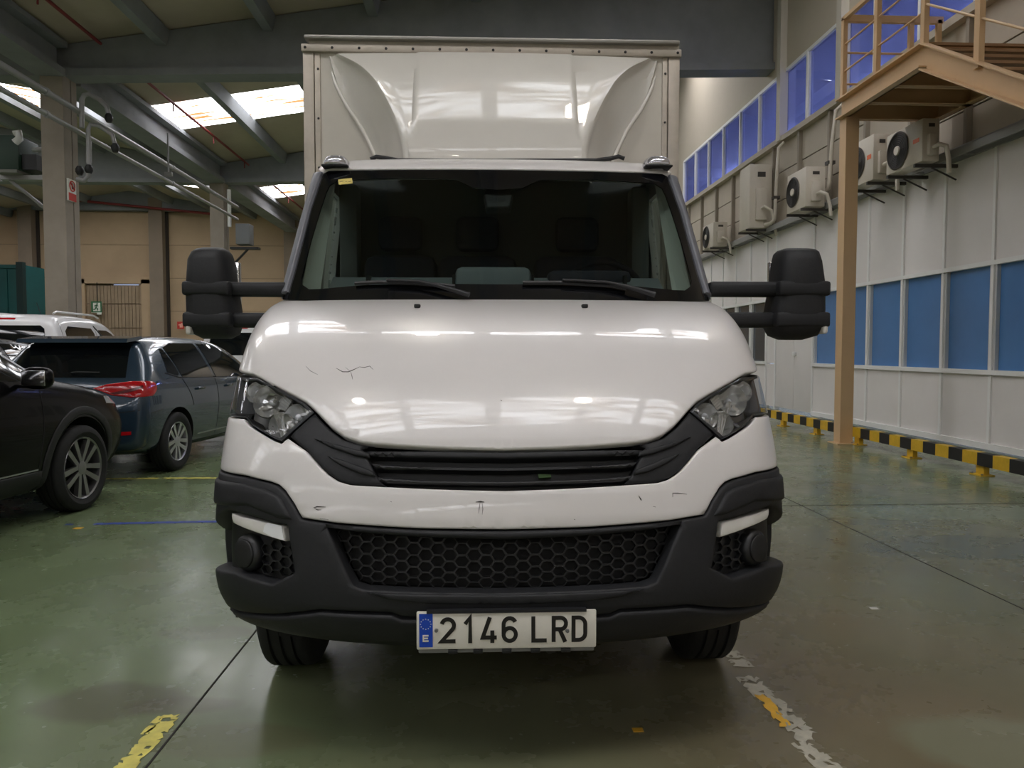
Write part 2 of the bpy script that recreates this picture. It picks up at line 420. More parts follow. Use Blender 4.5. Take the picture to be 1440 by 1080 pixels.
b.inputs['Specular IOR Level'].default_value = .42; b.inputs['Coat Weight'].default_value = .10; b.inputs['Coat Roughness'].default_value = .1
bp = nt.nodes.new('ShaderNodeBump'); bp.inputs['Strength'].default_value = .04; bp.inputs['Distance'].default_value = .02; L_(noise(2.5, 1, .4), bp.inputs['Height']); L_(bp.outputs[0], b.inputs['Normal'])
floor = mesh_obj('floor', [(XL, YF, 0), (XW+.3, YF, 0), (XW+.3, YB, 0), (XL, YB, 0)], [(0, 1, 2, 3)], fm); floor['kind'] = 'structure'
# saw cuts in the slab
jm = M('saw_cut', (34, 32, 27), .9)
def strip(name, pts, wd, mat, parent=None, z=.0015, kind=None, label=None):
    A = np.array([p[:2] for p in pts]); T = np.gradient(A, axis=0); T /= np.linalg.norm(T, axis=1)[:, None]; N = np.stack([-T[:, 1], T[:, 0]], 1)
    W_ = np.array(wd if isinstance(wd, (list, tuple)) else [wd]*len(A))[:, None]/2; l = A+N*W_; r = A-N*W_; n = len(A)
    v = [(*p, z) for p in l]+[(*p, z) for p in r]+[(*p, 0) for p in l]+[(*p, 0) for p in r]; f = []
    for i in range(n-1): f += [(i, n+i, n+i+1, i+1), (i, i+1, 2*n+i+1, 2*n+i), (n+i, 3*n+i, 3*n+i+1, n+i+1)]
    return mesh_obj(name, v, f, mat, parent, None, label, kind)
g0 = atZ(340, 912); g1 = atZ(205, 1080); d = (g1-g0); strip('saw_cut', [g0-d*3.5, g1+d], .008, jm, floor)
g0 = atZ(1110, 703); g1 = atZ(1440, 857); d = g1-g0; strip('saw_cut', [g0-d*.6, g1+d], .008, jm, floor)
g0 = atZ(1110, 711); g1 = atZ(1440, 708); strip('saw_cut', [g0-(g1-g0)*1, g1], .008, jm, floor)
def torn(name, a, b_, wd, mat, seed, label, n=26, gaps=(), worn=1.0):
    rd = random.Random(seed); V = []; F = []; a = np.array(a[:2]); b_ = np.array(b_[:2]); t = (b_-a)/np.linalg.norm(b_-a); nn = np.array([-t[1], t[0]])
    for i in range(n+1):
        p = a+(b_-a)*i/n; l = wd/2*(1-rd.random()**2*.5); r = wd/2*(1-rd.random()**2*.5)
        for j in range(6):
            q = p+nn*(l-(l+r)*j/5+(rd.random()-.5)*wd*.09*(0 < j < 5))+t*(rd.random()-.5)*wd*.25; V.append((*q, .002))
    for i in range(n):
        for j in range(5):
            if i not in gaps and rd.random() > (.16 if j in (0, 4) else .07)*(worn): F.append((6*i+j, 6*i+j+1, 6*i+j+7, 6*i+j+6))
    o = mesh_obj(name, V, F, mat); o['kind'] = 'structure'; o['label'] = label; return o
ypaint = M('worn_yellow_paint', (206, 196, 96), .6, noise=(14, .25)); wpaint = M('worn_white_paint', (176, 172, 156), .65, noise=(16, .3)); bpaint = M('blue_line', (24, 56, 150), .6, noise=(10, .2)); opaint = M('orange_yellow_paint', (222, 172, 44), .6, noise=(12, .15))
torn('floor_marking', atZ(243, 1006), atZ(165, 1092), .075, ypaint, 3, 'torn yellow tape strip on the floor at lower left', 30, (2,))
torn('floor_marking', atZ(226, 1008), atZ(203, 1033), .03, ypaint, 5, 'thin torn yellow sliver beside the yellow tape', 10, (4,))
torn('floor_marking', atZ(1025, 917), atZ(1047, 938), .085, wpaint, 7, 'worn white line piece by the right front tyre', 12, (5,), 1.6)
torn('floor_marking', atZ(1050, 952), atZ(1140, 1042), .10, wpaint, 9, 'worn white line in the right foreground', 34, (3,), 1.6)
torn('floor_marking', atZ(1125, 1045), atZ(1180, 1092), .085, wpaint, 13, 'worn white line running off the bottom edge', 16, (), 1.6)
o_ = torn('floor_marking', atZ(1070, 978), atZ(1105, 1022), .05, opaint, 15, 'orange yellow patch on the worn white line', 9, ())
for v_ in o_.data.vertices: v_.co.z = .0032
torn('floor_marking', atZ(150, 673.5), atZ(330, 672), .09, ypaint, 17, 'yellow line on the floor behind the truck', 30, (12,), .5)
torn('floor_marking', atZ(133, 737), atZ(330, 733), .066, bpaint, 19, 'blue line on the green floor', 30, (), .1)
torn('floor_marking', atZ(92, 738), atZ(103, 737.5), .05, bpaint, 21, 'short blue dash on the green floor', 4, ())
for px, py, c, s_, lb in ((1229, 856, lampwhite, .02, 'small white paper scrap on the brown floor'), (897, 1027, opaint, .018, 'small yellow scrap on the floor in front of the truck'), (110, 743, opaint, .03, 'small yellow scrap next to the blue line')):
    q = atZ(px, py); BOX('paper_scrap', (q[0]-s_, q[1]-s_*.7, .0005), (q[0]+s_, q[1]+s_*.7, .003), c); setp(bpy.context.scene.collection.objects[-1], lb, 'scrap')

# --- right wall: panelled offices
wr = root_struct('wall_right')
ym = [atX(x, 540, XW)[1] for x in (1142.7, 1180, 1220, 1266.7, 1324, 1393.4)]
sp_ = (ym[0]-ym[-1])/5; ys = [ym[0]-sp_*k for k in range(0, 15)]; 
z_bot, z_sill, z_top, z_tray = .05, 1.01, 2.41, 3.92
def wallbox(name, y0_, y1_, z0, z1, mat, d=0, parent=wr): return BOX(name, (XW-d, y0_, z0), (XW+.08, y1_, z1), mat, parent)
lowblue = M('blue_film_pane', (84, 132, 188), .1, spec=.6, noise=(.5, .15))
paneg = glass_mat('pane_glass', (225, 232, 240), .8, 1.5)
wn = 0
for k in range(len(ys)-1):
    a, b_ = ys[k+1], ys[k]
    wallbox('wall_panel', a+.025, b_-.025, z_bot+.05, z_sill-.03, wallM); wallbox('wall_panel', a+.025, b_-.025, z_top+.03, z_tray, wallM)
    if k < 9:
        wn += 1; wd = root_struct('window_%d' % wn)
        BOX('pane', (XW+.045, a+.02, z_sill), (XW+.06, b_-.02, z_top), lowblue, wd)
        MB().box((XW-.005, a+.025, z_sill+.03), (XW+.06, a+.065, z_top-.03)).box((XW-.005, b_-.065, z_sill+.03), (XW+.06, b_-.025, z_top-.03)).build('window_frame', M('frame_grey', (196, 198, 198), .5), wd)
    else: wallbox('wall_panel', a+.025, b_-.025, z_sill+.03, z_top-.03, wallM)
for y in ys: wallbox('mullion', y-.025, y+.025, z_bot, z_tray, railW, .025)
for z0, z1, d in ((z_bot-.03, z_bot+.05, .03), (z_sill-.03, z_sill+.03, .045), (z_top-.03, z_top+.03, .03)):
    wallbox('rail', ys[-1], ys[0], z0, z1, railW, d)
# double door and the far windows beyond it
yd0, yd1 = ys[0], atX(1091, 500, XW)[1]; ydm = atX(1117, 500, XW)[1]
dz = root_struct('door_1')
for a, b_ in ((yd0+.03, ydm-.006), (ydm+.006, yd1-.03)):
    lf = BOX('door_leaf', (XW-.01, a, .06), (XW+.05, b_, 2.5), wallM, dz, .004)
BOX('door_handle', (XW-.06, ydm-.12, 1.18), (XW-.01, ydm-.02, 1.26), railW, dz, .01)
wallbox('mullion', yd1-.03, yd1+.03, 0, z_tray, railW, .025)
wallbox('wall_panel', yd0+.03, yd1-.03, 2.52, z_tray, wallM)
yw = [yd1]+[atX(x, 470, XW)[1] for x in (1078, 1069, 1048, 1030)]; yw.append(YB)
yfar = [yd1]+[yw[1]+.0]+[yw[1]+1.0*k for k in range(1, 5)]
for k in range(len(yfar)-1):
    a, b_ = yfar[k], yfar[k+1]
    wallbox('wall_panel', a+.03, b_-.03, .05, z_sill-.03, wallM); wallbox('wall_panel', a+.03, b_-.03, z_top+.03, z_tray, wallM)
    if k == 0: wallbox('wall_panel', a+.03, b_-.03, z_sill, z_top, wallM)
    else:
        wn += 1; wd = root_struct('window_%d' % wn); BOX('pane', (XW+.045, a+.02, z_sill), (XW+.06, b_-.02, z_top), M('dark_pane', (58, 68, 78), .1, spec=.6), wd)
        MB().box((XW-.005, a+.03, z_sill), (XW+.06, a+.08, z_top)).box((XW-.005, b_-.08, z_sill), (XW+.06, b_-.03, z_top)).build('window_frame', railW, wd)
    wallbox('mullion', b_-.025, b_+.025, 0, z_tray, railW, .025)
wallbox('rail', yfar[1], yfar[-1], z_sill-.03, z_sill+.03, railW, .045); wallbox('rail', yfar[1], yfar[-1], z_top-.03, z_top+.03, railW, .03)
wallbox('wall_panel', yfar[-1], YB, 0, z_tray, wallM); wallbox('wall_panel', YF, ys[-1], 0, z_tray, wallM)
# service band with siding, posts and rails
zs0, zs1 = z_tray, 5.74
for (a, b_) in [(YF, 2.0)]+[(2.0+1.3*k, 2.0+1.3*(k+1)) for k in range(17)]+[(24.1, YB)]:
    for j in range(3):
        z0 = zs0+(zs1-zs0)*j/3; BOX('siding_board', (XW+.03, a, z0+.012), (XW+.1, b_, z0+(zs1-zs0)/3-.012), sidingM, wr)
BOX('siding_backing', (XW+.06, YF, zs0), (XW+.12, YB, zs1), M('joint_dark', (70, 64, 56), .9), wr)
for k in range(17): BOX('siding_post', (XW-.05, 2.0+1.3*k-.035, zs0), (XW+.04, 2.0+1.3*k+.035, zs1), postM, wr)
BOX('ledge', (XW-.10, YF, zs1-.02), (XW+.1, YB, zs1+.09), sidingM, wr)
# upper windows with lit offices behind
zu0, zu1 = 5.83, 7.19; bluepane = glass_mat('blue_tinted_pane', (166, 176, 224), .9, 1.5)
yu = [9.7+1.25*k for k in range(12)]
for k in range(len(yu)-1):
    wn += 1; wd = root_struct('window_%d' % wn); BOX('pane', (XW+.03, yu[k]+.03, zu0), (XW+.04, yu[k+1]-.03, zu1), bluepane, wd)
    MB().box((XW, yu[k]+.03, zu0), (XW+.06, yu[k]+.06, zu1)).box((XW, yu[k+1]-.06, zu0), (XW+.06, yu[k+1]-.03, zu1)).build('window_frame', M('frame_pale', (205, 206, 210), .5), wd)
for k, y in enumerate(yu): BOX('mullion', (XW-.03, y-.03, zu0), (XW+.06, y+.03, zu1), railW, wr)
for px in (1182, 1098): 
    y = atX(px, 60, XW-.1)[1]; BOX('wall_column', (XW-.14, y-.09, zs1), (XW+.05, y+.09, 10.6), M('wall_column', (196, 190, 178), .7), wr)
BOX('rail', (XW-.02, yu[0], zu1-.03), (XW+.06, yu[-1], zu1+.04), railW, wr)
for a, b_, z0, z1 in ((yu[-1], YB, zu0, zu1), (YF, yu[0], zu0, zu1), (YF, YB, zu1, 11.0)): BOX('upper_panel', (XW, a, z0), (XW+.12, b_, z1), wallup, wr)
off = root_struct('wall_office'); om = M('office_white', (225, 226, 230), .8)
BOX('office_back', (XW+4.5, 6, 5.2), (XW+4.6, 26, 8), om, off); BOX('office_ceiling', (XW+.13, 6, 7.6), (XW+4.5, 26, 7.7), om, off); BOX('office_floor', (XW+.13, 6, 5.0), (XW+4.5, 26, 5.1), M('office_floor', (190, 190, 196), .7), off)
for y in (6, 25.9): BOX('office_side', (XW+.13, y, 5.1), (XW+4.5, y+.1, 7.7), om, off)
litm = M('office_lamp', (255, 255, 255), .5, emit=(255, 250, 240), es=34)
for k in range(5):
    for x in (2.6,):
        y = 8.0+4.2*k; l = BOX('ceiling_light', (XW+x, y, 7.56), (XW+x+.5, y+1.2, 7.6), litm, off)
# cable tray and pipe along the band
tr = thing('cable_tray', 'grey cable tray running along the right wall below the air conditioners', 'cable tray', (XW-.1, 16, z_tray))
for x in (-.12, .06): BOX('tray_rail', (x, -13.5, -.06), (x+.03, 20, .04), M('tray_steel', (150, 150, 146), .5, metal=.4), tr)
for k in range(30): BOX('tray_rung', (-.1, -13+1.1*k, -.05), (.07, -12.95+1.1*k, -.03), pipeM, tr)
TUBE('tray_pipe', [(-.04, -13.5, .06), (-.04, 20, .06)], .035, pipeM, tr, 8)

# --- other walls
wb_ = root_struct('wall_back')
px_ = [XL, -21.4, -15.3, -8.9, -2.5, XW+.1]
for i in range(5):
    for j in range(6):
        BOX('wall_panel', (px_[i]+.02, YB, j*1.6+.01), (px_[i+1]-.02, YB+.2, j*1.6+1.59), backM, wb_)
BOX('wall_core', (XL, YB+.04, 0), (XW+.1, YB+.3, 11.0), M('joint_brown', (96, 82, 66), .9), wb_)
for x in (-21.4, -15.3, -8.9): BOX('pillar', (x-.32, YB-.5, 0), (x+.32, YB, 8.6), M('pillar_brown', (132, 118, 102), .85, noise=(1, .12)), wb_); BOX('pillar_shadow_strip', (x+.32, YB-.12, 0), (x+.44, YB, 8.6), M('pillar_shade', (58, 50, 44), .9), wb_)  # dark strip right of each pillar paints its shadow line
BOX('gable_beam', (XL, YB-.45, 8.0), (XW, YB-.05, 10.9), beamM, wb_)
TUBE('fire_pipe', [atY(100, 281, YB-.7), atY(330, 304, YB-.7)], .06, redpipe, wb_, 8)
wl = root_struct('wall_left'); BOX('wall_panel', (XL-.2, YF, 0), (XL, YB, 9.9), backM, wl)
wf = root_struct('wall_front'); BOX('wall_panel', (XL, YF-.2, 0), (XW+.1, YF, 11.0), wallup, wf)
# industrial gate with boards
gx0 = atY(112, 430, YB-.2)[0]; gx1 = atY(215, 430, YB-.2)[0]; gz = atY(160, 393, YB-.2)[2]
gt = root_struct('door_2'); gm = M('gate_boards', (150, 130, 106), .85, noise=(2, .12))
n = 16
for k in range(n):
    x0 = gx0+.3+(gx1-gx0-.8)*k/n; 
    for j in range(4): BOX('gate_board', (x0+.01, YB-.16, j*gz/4+.02), (x0+(gx1-gx0-.8)/n-.01, YB-.08-.02*(k % 2), (j+1)*gz/4-.25*(j == 3)-.02), gm, gt)
for a, b_ in ((gx0, gx0+.3), (gx1-.5, gx1)): BOX('gate_post', (a, YB-.3, 0), (b_, YB-.05, gz), backM, gt)
BOX('gate_lintel', (gx0, YB-.3, gz-.2), (gx1, YB-.05, gz+.1), backM, gt)
BOX('gate_light_gap', (gx0+1.6, YB-.12, gz-.33), (gx1-.7, YB-.08, gz-.24), M('daylight_gap', (200, 215, 235), .5, emit=(190, 210, 255), es=.8), gt)

# --- ceiling: two pitched naves with translucent strips
ceil = root_struct('ceiling')
EZ, SL = 7.70, .158
def roofz(x):
    if x >= XC: return EZ+SL*(x-XC)
    a, b_ = XC-(XW-XC), XC; m = (a+b_)/2; return EZ+SL*((b_-a)/2-abs(x-m))
slm = bpy.data.materials.new('translucent_skylight'); slm.use_nodes = True; nt2 = slm.node_tree; b2 = nt2.nodes['Principled BSDF']; t2 = nt2.nodes.new('ShaderNodeTexCoord'); mp2 = nt2.nodes.new('ShaderNodeMapping'); mp2.inputs['Scale'].default_value = (.35, 3.0, 1)
n2 = nt2.nodes.new('ShaderNodeTexNoise'); n2.inputs['Scale'].default_value = 1.6; n2.inputs['Detail'].default_value = 5; r2 = nt2.nodes.new('ShaderNodeValToRGB')
r2.color_ramp.elements[0].position = .41; r2.color_ramp.elements[0].color = lin((84, 60, 34)); r2.color_ramp.elements[1].position = .58; r2.color_ramp.elements[1].color = lin((246, 249, 255))
nt2.links.new(t2.outputs['Object'], mp2.inputs[0]); nt2.links.new(mp2.outputs[0], n2.inputs['Vector']); nt2.links.new(n2.outputs['Fac'], r2.inputs['Fac']); nt2.links.new(r2.outputs['Color'], b2.inputs['Emission Color']); nt2.links.new(r2.outputs['Color'], b2.inputs['Base Color']); b2.inputs['Emission Strength'].default_value = SKY_STRENGTH; b2.inputs['Roughness'].default_value = .5
slope_edges = [XC-(XW-XC), (XC-(XW-XC)+XC)/2, XC, XW+.1]; NCOL = [4, 4, 7]
def roofslab(name, xa, xb, ya, yb_, mat, t=.08): 
    za, zb = EZ+SL*0, 0
    f = lambda x: roofz(min(max(x, slope_edges[0]+1e-4), XW-1e-4))
    za = f(xa+1e-3); zb = f(xb-1e-3)
    return MB().prism([(xa, za), (xb, zb), (xb, zb+t), (xa, za+t)], 'y', ya, yb_).build(name, mat, ceil)
for i in range(3):
    xa, xb = slope_edges[i], slope_edges[i+1]; ncol = NCOL[i]; xs = [xa+(xb-xa)*k/ncol for k in range(ncol+1)]
    ycut = YF
    for fy in [frames[0]-BAY]+frames[:5]:
        a, b_ = fy+3.9, fy+(6.0 if fy > 10 else 5.75)
        if a < YF or a > YB: continue
        for k in range(ncol): roofslab('roof_panel', xs[k], xs[k+1], ycut, a, roofM)
        for k in range(ncol): roofslab('skylight_panel', xs[k]+.02, xs[k+1]-.02, a, min(b_, YB), slm, .03)
        ycut = b_
    for k in range(ncol): roofslab('roof_panel', xs[k], xs[k+1], ycut, YB+.3, roofM)
for i in range(3):
    xa, xb = slope_edges[i], slope_edges[i+1]
    for k in range(1, NCOL[i]):
        x = xa+(xb-xa)*k/NCOL[i]; z = roofz(x)
        for fy, fn in zip([YF]+frames[:5], frames[:5]+[YB]):
            y0_ = fy; y1_ = fn
            MB().prism([(x-.10, z-.32), (x+.10, z-.32), (x+.17, z+.0), (x-.17, z+.0)], 'y', y0_+.1, y1_-.1).build('purlin', beamM, ceil)
for (xa, xb) in ((XC, XW), (XL, XC)):
    for fy in frames[:5]:
        m = xb-.01 if xb == XW else slope_edges[1]; a_ = max(xa, slope_edges[0]); za_, zb_ = (7.03, 7.45) if xb == XW else (6.95, 7.03)
        top = [(xb, roofz(xb-1e-3)-.02), (m, roofz(m)-.02), (a_+.02, roofz(a_+.02)-.02)]
        MB().prism([(a_, za_+.12), (xb, zb_+.12)]+top, 'y', fy-.14, fy+.14).build('roof_beam', beamM, ceil)
        MB().prism([(a_, za_), (xb, zb_), (xb, zb_+.15), (a_, za_+.15)], 'y', fy-.24, fy+.24).build('beam_flange', beamM, ceil)
for y0_, y1_ in zip([YF]+frames[:5], frames[:5]+[YB]):
    MB().box((XC-.3, y0_+.3, 7.0), (XC+.3, y1_-.3, 7.15)).box((XC-.13, y0_+.3, 7.15), (XC+.13, y1_-.3, 7.66)).box((XC-.36, y0_+.3, 7.58), (XC+.36, y1_-.3, 7.69)).build('gutter_beam', beamM, ceil)
for fy in frames[:5]:
    c = BOX('column', (XC-.23, fy-.3, 0), (XC+.23, fy+.0, 7.1), concrete, ceil); BOX('column_rib', (XC-.23, fy+.04, 0), (XC+.23, fy+.25, 7.1), concrete, ceil); BOX('column_core', (XC-.19, fy-.1, 0), (XC+.19, fy+.2, 7.1), M('column_joint', (92, 88, 82), .9), ceil)
BOX('roof_panel', (XL-.2, YF-.2, 7.95), (slope_edges[0]+.1, YB+.3, 8.0), roofM, ceil)
# red sprinkler pipe under the roof
spk = thing('sprinkler_pipe', 'thin red sprinkler pipe running under the roof of the main hall', 'pipe', (-7.75, 6, roofz(-7.75)-.2))
[TUBE('pipe_run', [(0, f_+.35-6, 0), (0, f_+BAY-.35-6, 0)], .035, redpipe, spk, 8) for f_ in (5.6, 16.6, 26.2)]
for k in range(12): TUBE('sprinkler_head', [(0, -7+3*k, 0), (0, -7+3*k, -.22)], .018, redpipe, spk, 6)
# grey service pipes in front of the columns
for (z_, r_, lb) in ((HCAM+.604*8.2, .06, 'upper thick grey pipe crossing in front of the concrete columns at left'), (HCAM+.552*8.2, .05, 'lower grey pipe crossing in front of the concrete columns at left')):
    p_ = thing('service_pipe', lb, 'pipe', (-8.2, 3, z_)); TUBE('pipe_run', [(0, -6, 0), (0, 23.6, 0)], r_, pipeM, p_, 12)
    for k in range(5): MB().lathe([(-6+6*k-.05, r_), (-6+6*k-.05, r_+.018), (-6+6*k+.05, r_+.018), (-6+6*k+.05, r_)], 'y', 14).build('pipe_collar', pipeM, p_, 40)
for px, py0, py1 in ((128, 150, 235), (237, 175, 245), (130, 200, 280)):
    pass
hg = thing('pipe_hanger', 'thin hanger rod between the roof beam and the grey pipes', 'hanger', atX(237, 245, -8.05)); zt_ = 7.0-hg.location.z
TUBE('rod', [(0, 0, 0), (0, 0, zt_)], .022, pipeM, hg, 6); BOX('hanger_clip', (-.1, -.05, -.05), (.1, .05, .05), pipeM, hg, .01)
# valve assembly by the first column
va = thing('valve_manifold', 'bent grey pipes and valves beside the left concrete column', 'pipework', atY(125, 200, 16.2))
def vp(px, py): return np.array(atY(px, py, 16.2))-np.array(va.location)
TUBE('bent_pipe', [vp(115, 180), vp(115, 140), vp(118, 134), vp(125, 132), vp(140, 140), vp(150, 150), vp(153, 162)], .05, pipeM, va, 10)
TUBE('loop_pipe', [vp(125, 232), vp(124, 182), vp(127, 175), vp(140, 177), vp(158, 190), vp(162, 205)], .045, pipeM, va, 10)
TUBE('white_pipe', [vp(125, 198), vp(125, 229)], .055, pipeM, va, 10)
for q in ((112, 240), (125, 238), (162, 208), (153, 166)): MB().lathe([(-.09, .001), (-.09, .05), (-.03, .08), (.03, .08), (.09, .05), (.09, .001)], 'z', 12, vp(*q)).build('valve', darkp, va, 40)
TUBE('elbow_pipe', [vp(108, 252), vp(118, 254), vp(124, 248), vp(125, 238)], .05, pipeM, va, 8)
# heater on the left nave side
hp_ = atY(22, 222, 17.5); ht = thing('unit_heater', 'dark green unit heater on a bracket left of the concrete column', 'heater', hp_)
s_ = 17.5/FPX
BOX('casing', (-17*s_, -.3, -20*s_), (14*s_, .5, 26*s_), M('heater_green', (38, 62, 50), .55), ht, .03)
BOX('drip_tray', (-15*s_, -.34, -24*s_), (13*s_, .5, -20*s_), M('tray_grey', (120, 120, 114), .6), ht)
for k in range(6): BOX('louvre', (-19*s_, -.2, (-16+6*k)*s_), (-17*s_, .3, (-13+6*k)*s_), darkp, ht)
MB().box((15*s_, -.2, -18*s_), (34*s_, .3, 2*s_)).build('fan_housing', darkp, ht)
TUBE('heater_pipe', [(30*s_, -.2, 8*s_), (45*s_, -.2, 8*s_), (54*s_, -.2, 14*s_), (55*s_, -.2, 60*s_)], .06, pipeM, ht, 8); TUBE('white_elbow', [(12*s_, -.35, 26*s_), (17*s_, -.35, 28*s_), (18*s_, -.35, 20*s_), (12*s_, -.35, 15*s_)], .08, railW, ht, 8)
BOX('bracket', (-18*s_, -.1, -30*s_), (55*s_, .1, -24*s_), pipeM, ht); TUBE('brace', [(-8*s_, 0, -30*s_), (38*s_, 0, -68*s_)], .04, pipeM, ht, 6)
# signs
def sign(name, px, py, w_, h_, Y, lab, base, draw):
    P = atY(px, py, Y); t = thing(name, lab, 'sign', P); s = Y/FPX
    BOX('sign_board', (-w_/2*s, -.02, -h_/2*s), (w_/2*s, .01, h_/2*s), base, t); draw(t, s); return t
redm = M('sign_red', (190, 50, 40), .5); greenm = M('sign_green', (40, 104, 62), .5); whitem = M('sign_white', (225, 225, 215), .5)
def d_smoke(t, s):
    BOX('lower_band', (-9*s, -.028, -14*s), (9*s, -.021, -4*s), redm, t)
    MB().lathe([(-.03, 5.4*s), (-.03, 7.4*s), (-.021, 7.4*s)], 'y', 24, (0, 0, 5.5*s)).build('ring', redm, t)
    MB().tube([(-4.6*s, -.03, 10*s), (4.6*s, -.03, 1*s)], .9*s, 6).build('bar', redm, t)
    BOX('pictogram', (-.9*s, -.028, 1.6*s), (.9*s, -.021, 9.6*s), darkp, t)
sg_ = sign('no_smoking_sign', 103, 271, 20, 29, 16.72, 'narrow red and white prohibition sign on the front of the left concrete column', whitem, d_smoke); sg_.location = (XC+.25, 16.5, sg_.location.z); sg_.rotation_euler = (0, 0, PI/2)
def d_exit(t, s):
    MB().box((-7*s, -.026, -7*s), (-4.6*s, -.021, 8*s)).box((5.2*s, -.026, -7*s), (7*s, -.021, 8*s)).box((-4.6*s, -.026, 6*s), (5.2*s, -.021, 8*s)).box((-4.6*s, -.026, -7*s), (5.2*s, -.021, -5.5*s)).build('green_border', greenm, t)
    mb = MB(); mb.lathe([(-.03, .001), (-.03, 1.1*s), (-.021, 1.1*s)], 'y', 12, (1*s, 0, 4.3*s))
    for a, b_ in (((.2, 3), (-.8, -.6)), ((.2, 2.6), (2.4, 1.4)), ((.1, 2.8), (-2.6, 1.6)), ((-.8, -.6), (1.6, -1.8)), ((1.6, -1.8), (1.2, -4.4)), ((-.8, -.6), (-2.0, -3.0)), ((-2.0, -3), (-4, -3.2))): mb.tube([(a[0]*s, -.026, a[1]*s), (b_[0]*s, -.026, b_[1]*s)], .65*s, 6)
    mb.build('running_figure', greenm, t)
    BOX('white_tab', (.5*s, -.03, -10*s), (6.5*s, -.015, -7.4*s), whitem, t)
    TUBE('hanging_cord', [(1*s, 0, 8*s), (1*s, 0, 34*s)], .02, darkp, t, 5)
sign('exit_sign', 136, 432, 14, 15, YB-.4, 'small green and white running figure exit sign hanging before the gate', whitem, d_exit)
def d_fire(t, s): MB().box((-1*s, -.028, -3*s), (1*s, -.021, 2*s)).box((-2.6*s, -.028, 0), (-1*s, -.021, 1.2*s)).box((1.2*s, -.028, -3*s), (3*s, -.021, 3.2*s)).build('pictogram', M('sign_pale_red', (235, 170, 150), .5), t)
sign('fire_equipment_sign', 254, 457.5, 9, 10, YB-.3, 'small red fire equipment sign on the beige back wall', redm, d_fire)
cb_ = thing('control_box', 'grey control box on a bracket at the far concrete column', 'control box', atY(343, 330, 26.5)); s = 26.5/FPX
BOX('casing', (-9*s, -.2, -14*s), (10*s, .3, 14*s), M('box_grey', (112, 114, 116), .6), cb_, .02); BOX('bracket', (-18*s, -.1, -20*s), (20*s, .2, -17*s), darkp, cb_); TUBE('brace', [(-14*s, 0, -40*s), (6*s, 0, -19*s)], .04, darkp, cb_, 6); TUBE('conduit', [(-18*s, -.1, 10*s), (-18*s, -.1, 60*s)], .07, railW, cb_, 8)
# teal container
A = atY(-40, 368, 31); B = atY(33, 470, 31)
ct = thing('shipping_container', 'teal steel container standing by the back wall at far left', 'container', (B[0], 31, 0)); teal = M('teal_paint', (18, 84, 86), .5, noise=(2, .1)); zt_ = A[2]
BOX('body', (-6, .05, .1), (0, 1.6, zt_-.1), teal, ct)
for k in range(14): BOX('rib', (-5.8+.42*k, -.0, .3), (-5.62+.42*k, .06, zt_-.3), teal, ct)
for z in (.1, 1.8, zt_-.25): BOX('frame_rail', (-6, -.03, z), (0, .1, z+.14), teal, ct)
BOX('corner_post', (-.2, -.04, .05), (.05, .2, zt_), M('teal_dark', (8, 44, 46), .5), ct)

# --- high bay lamps hanging behind the camera and over the naves
lampm = M('lamp_glow', (255, 255, 255), .5, emit=(255, 246, 232), es=LAMP_STRENGTH)
lp = thing('high_bay_lamp', 'round high bay lamp hanging from the hall roof', 'lamp', (-.83, 7.75, 7.05), 0, 'high bay lamps')
MB().lathe([(.02, .20), (.12, .24), (.22, .12), (.42, .10), (.42, .001)], 'z', 24).build('shade', M('lamp_shade', (120, 122, 125), .4, metal=.6), lp, 40); MB().lathe([(.04, .001), (.03, .19), (.0, .19), (.0, .001)], 'z', 24).build('diffuser', lampm, lp); TUBE('cord', [(0, 0, .42), (0, 0, 1.2)], .01, darkp, lp, 5)
for x, y in ((-2.85, .95), (1.7, .75), (-6.5, 9), (-13.5, 9), (-1.4, -12), (3.4, -12)):
    q = dup_tree(lp); q.location = (x, y, 7.05)

# --- staircase and landing
XS = 5.13
fy_ = atX(1192, 300, XS)[1]; ay = atX(1312, 60, XS)[1]; zl = 4.73; hb = .27
stc = thing('steel_staircase', 'beige steel staircase with landing, railings and one tall post beside the right wall', 'staircase', (XS, fy_, 0))
def S(x, y, z): return (x-XS, y-fy_, z)
BOX('post', S(XS-.09, fy_-.09, 0), S(XS+.09, fy_+.09, zl-hb), tan, stc); BOX('base_plate', S(XS-.15, fy_-.15, 0), S(XS+.15, fy_+.15, .015), tan, stc)
def channel(name, y0_, y1_, x, z1, fl, par):   # C section along y, flanges towards fl
    return MB().box(S(x-.01, y0_, z1-hb), S(x+.01, y1_, z1)).box(S(x-.01 if fl > 0 else x-.1, y0_, z1-.018), S(x+.1 if fl > 0 else x+.01, y1_, z1)).box(S(x-.01 if fl > 0 else x-.1, y0_, z1-hb), S(x+.1 if fl > 0 else x+.01, y1_, z1-hb+.018)).build(name, tan, par)
XE = 6.42
channel('landing_beam', ay, fy_+.09, XS-.06, zl, -1, stc); channel('landing_beam', ay, fy_+.09, XE, zl, -1, stc)
for y in (fy_+.06, (fy_*2+ay)/3, (fy_+ay*2)/3, ay+.05): MB().box(S(XS-.05, y-.01, zl-hb), S(XE, y+.01, zl-.02)).box(S(XS-.05, y-.05, zl-hb), S(XE, y+.05, zl-hb+.015)).build('joist', tan, stc)
BOX('landing_plate', S(XS-.06, ay, zl-.02), S(XE, fy_+.09, zl+.01), tan2, stc)
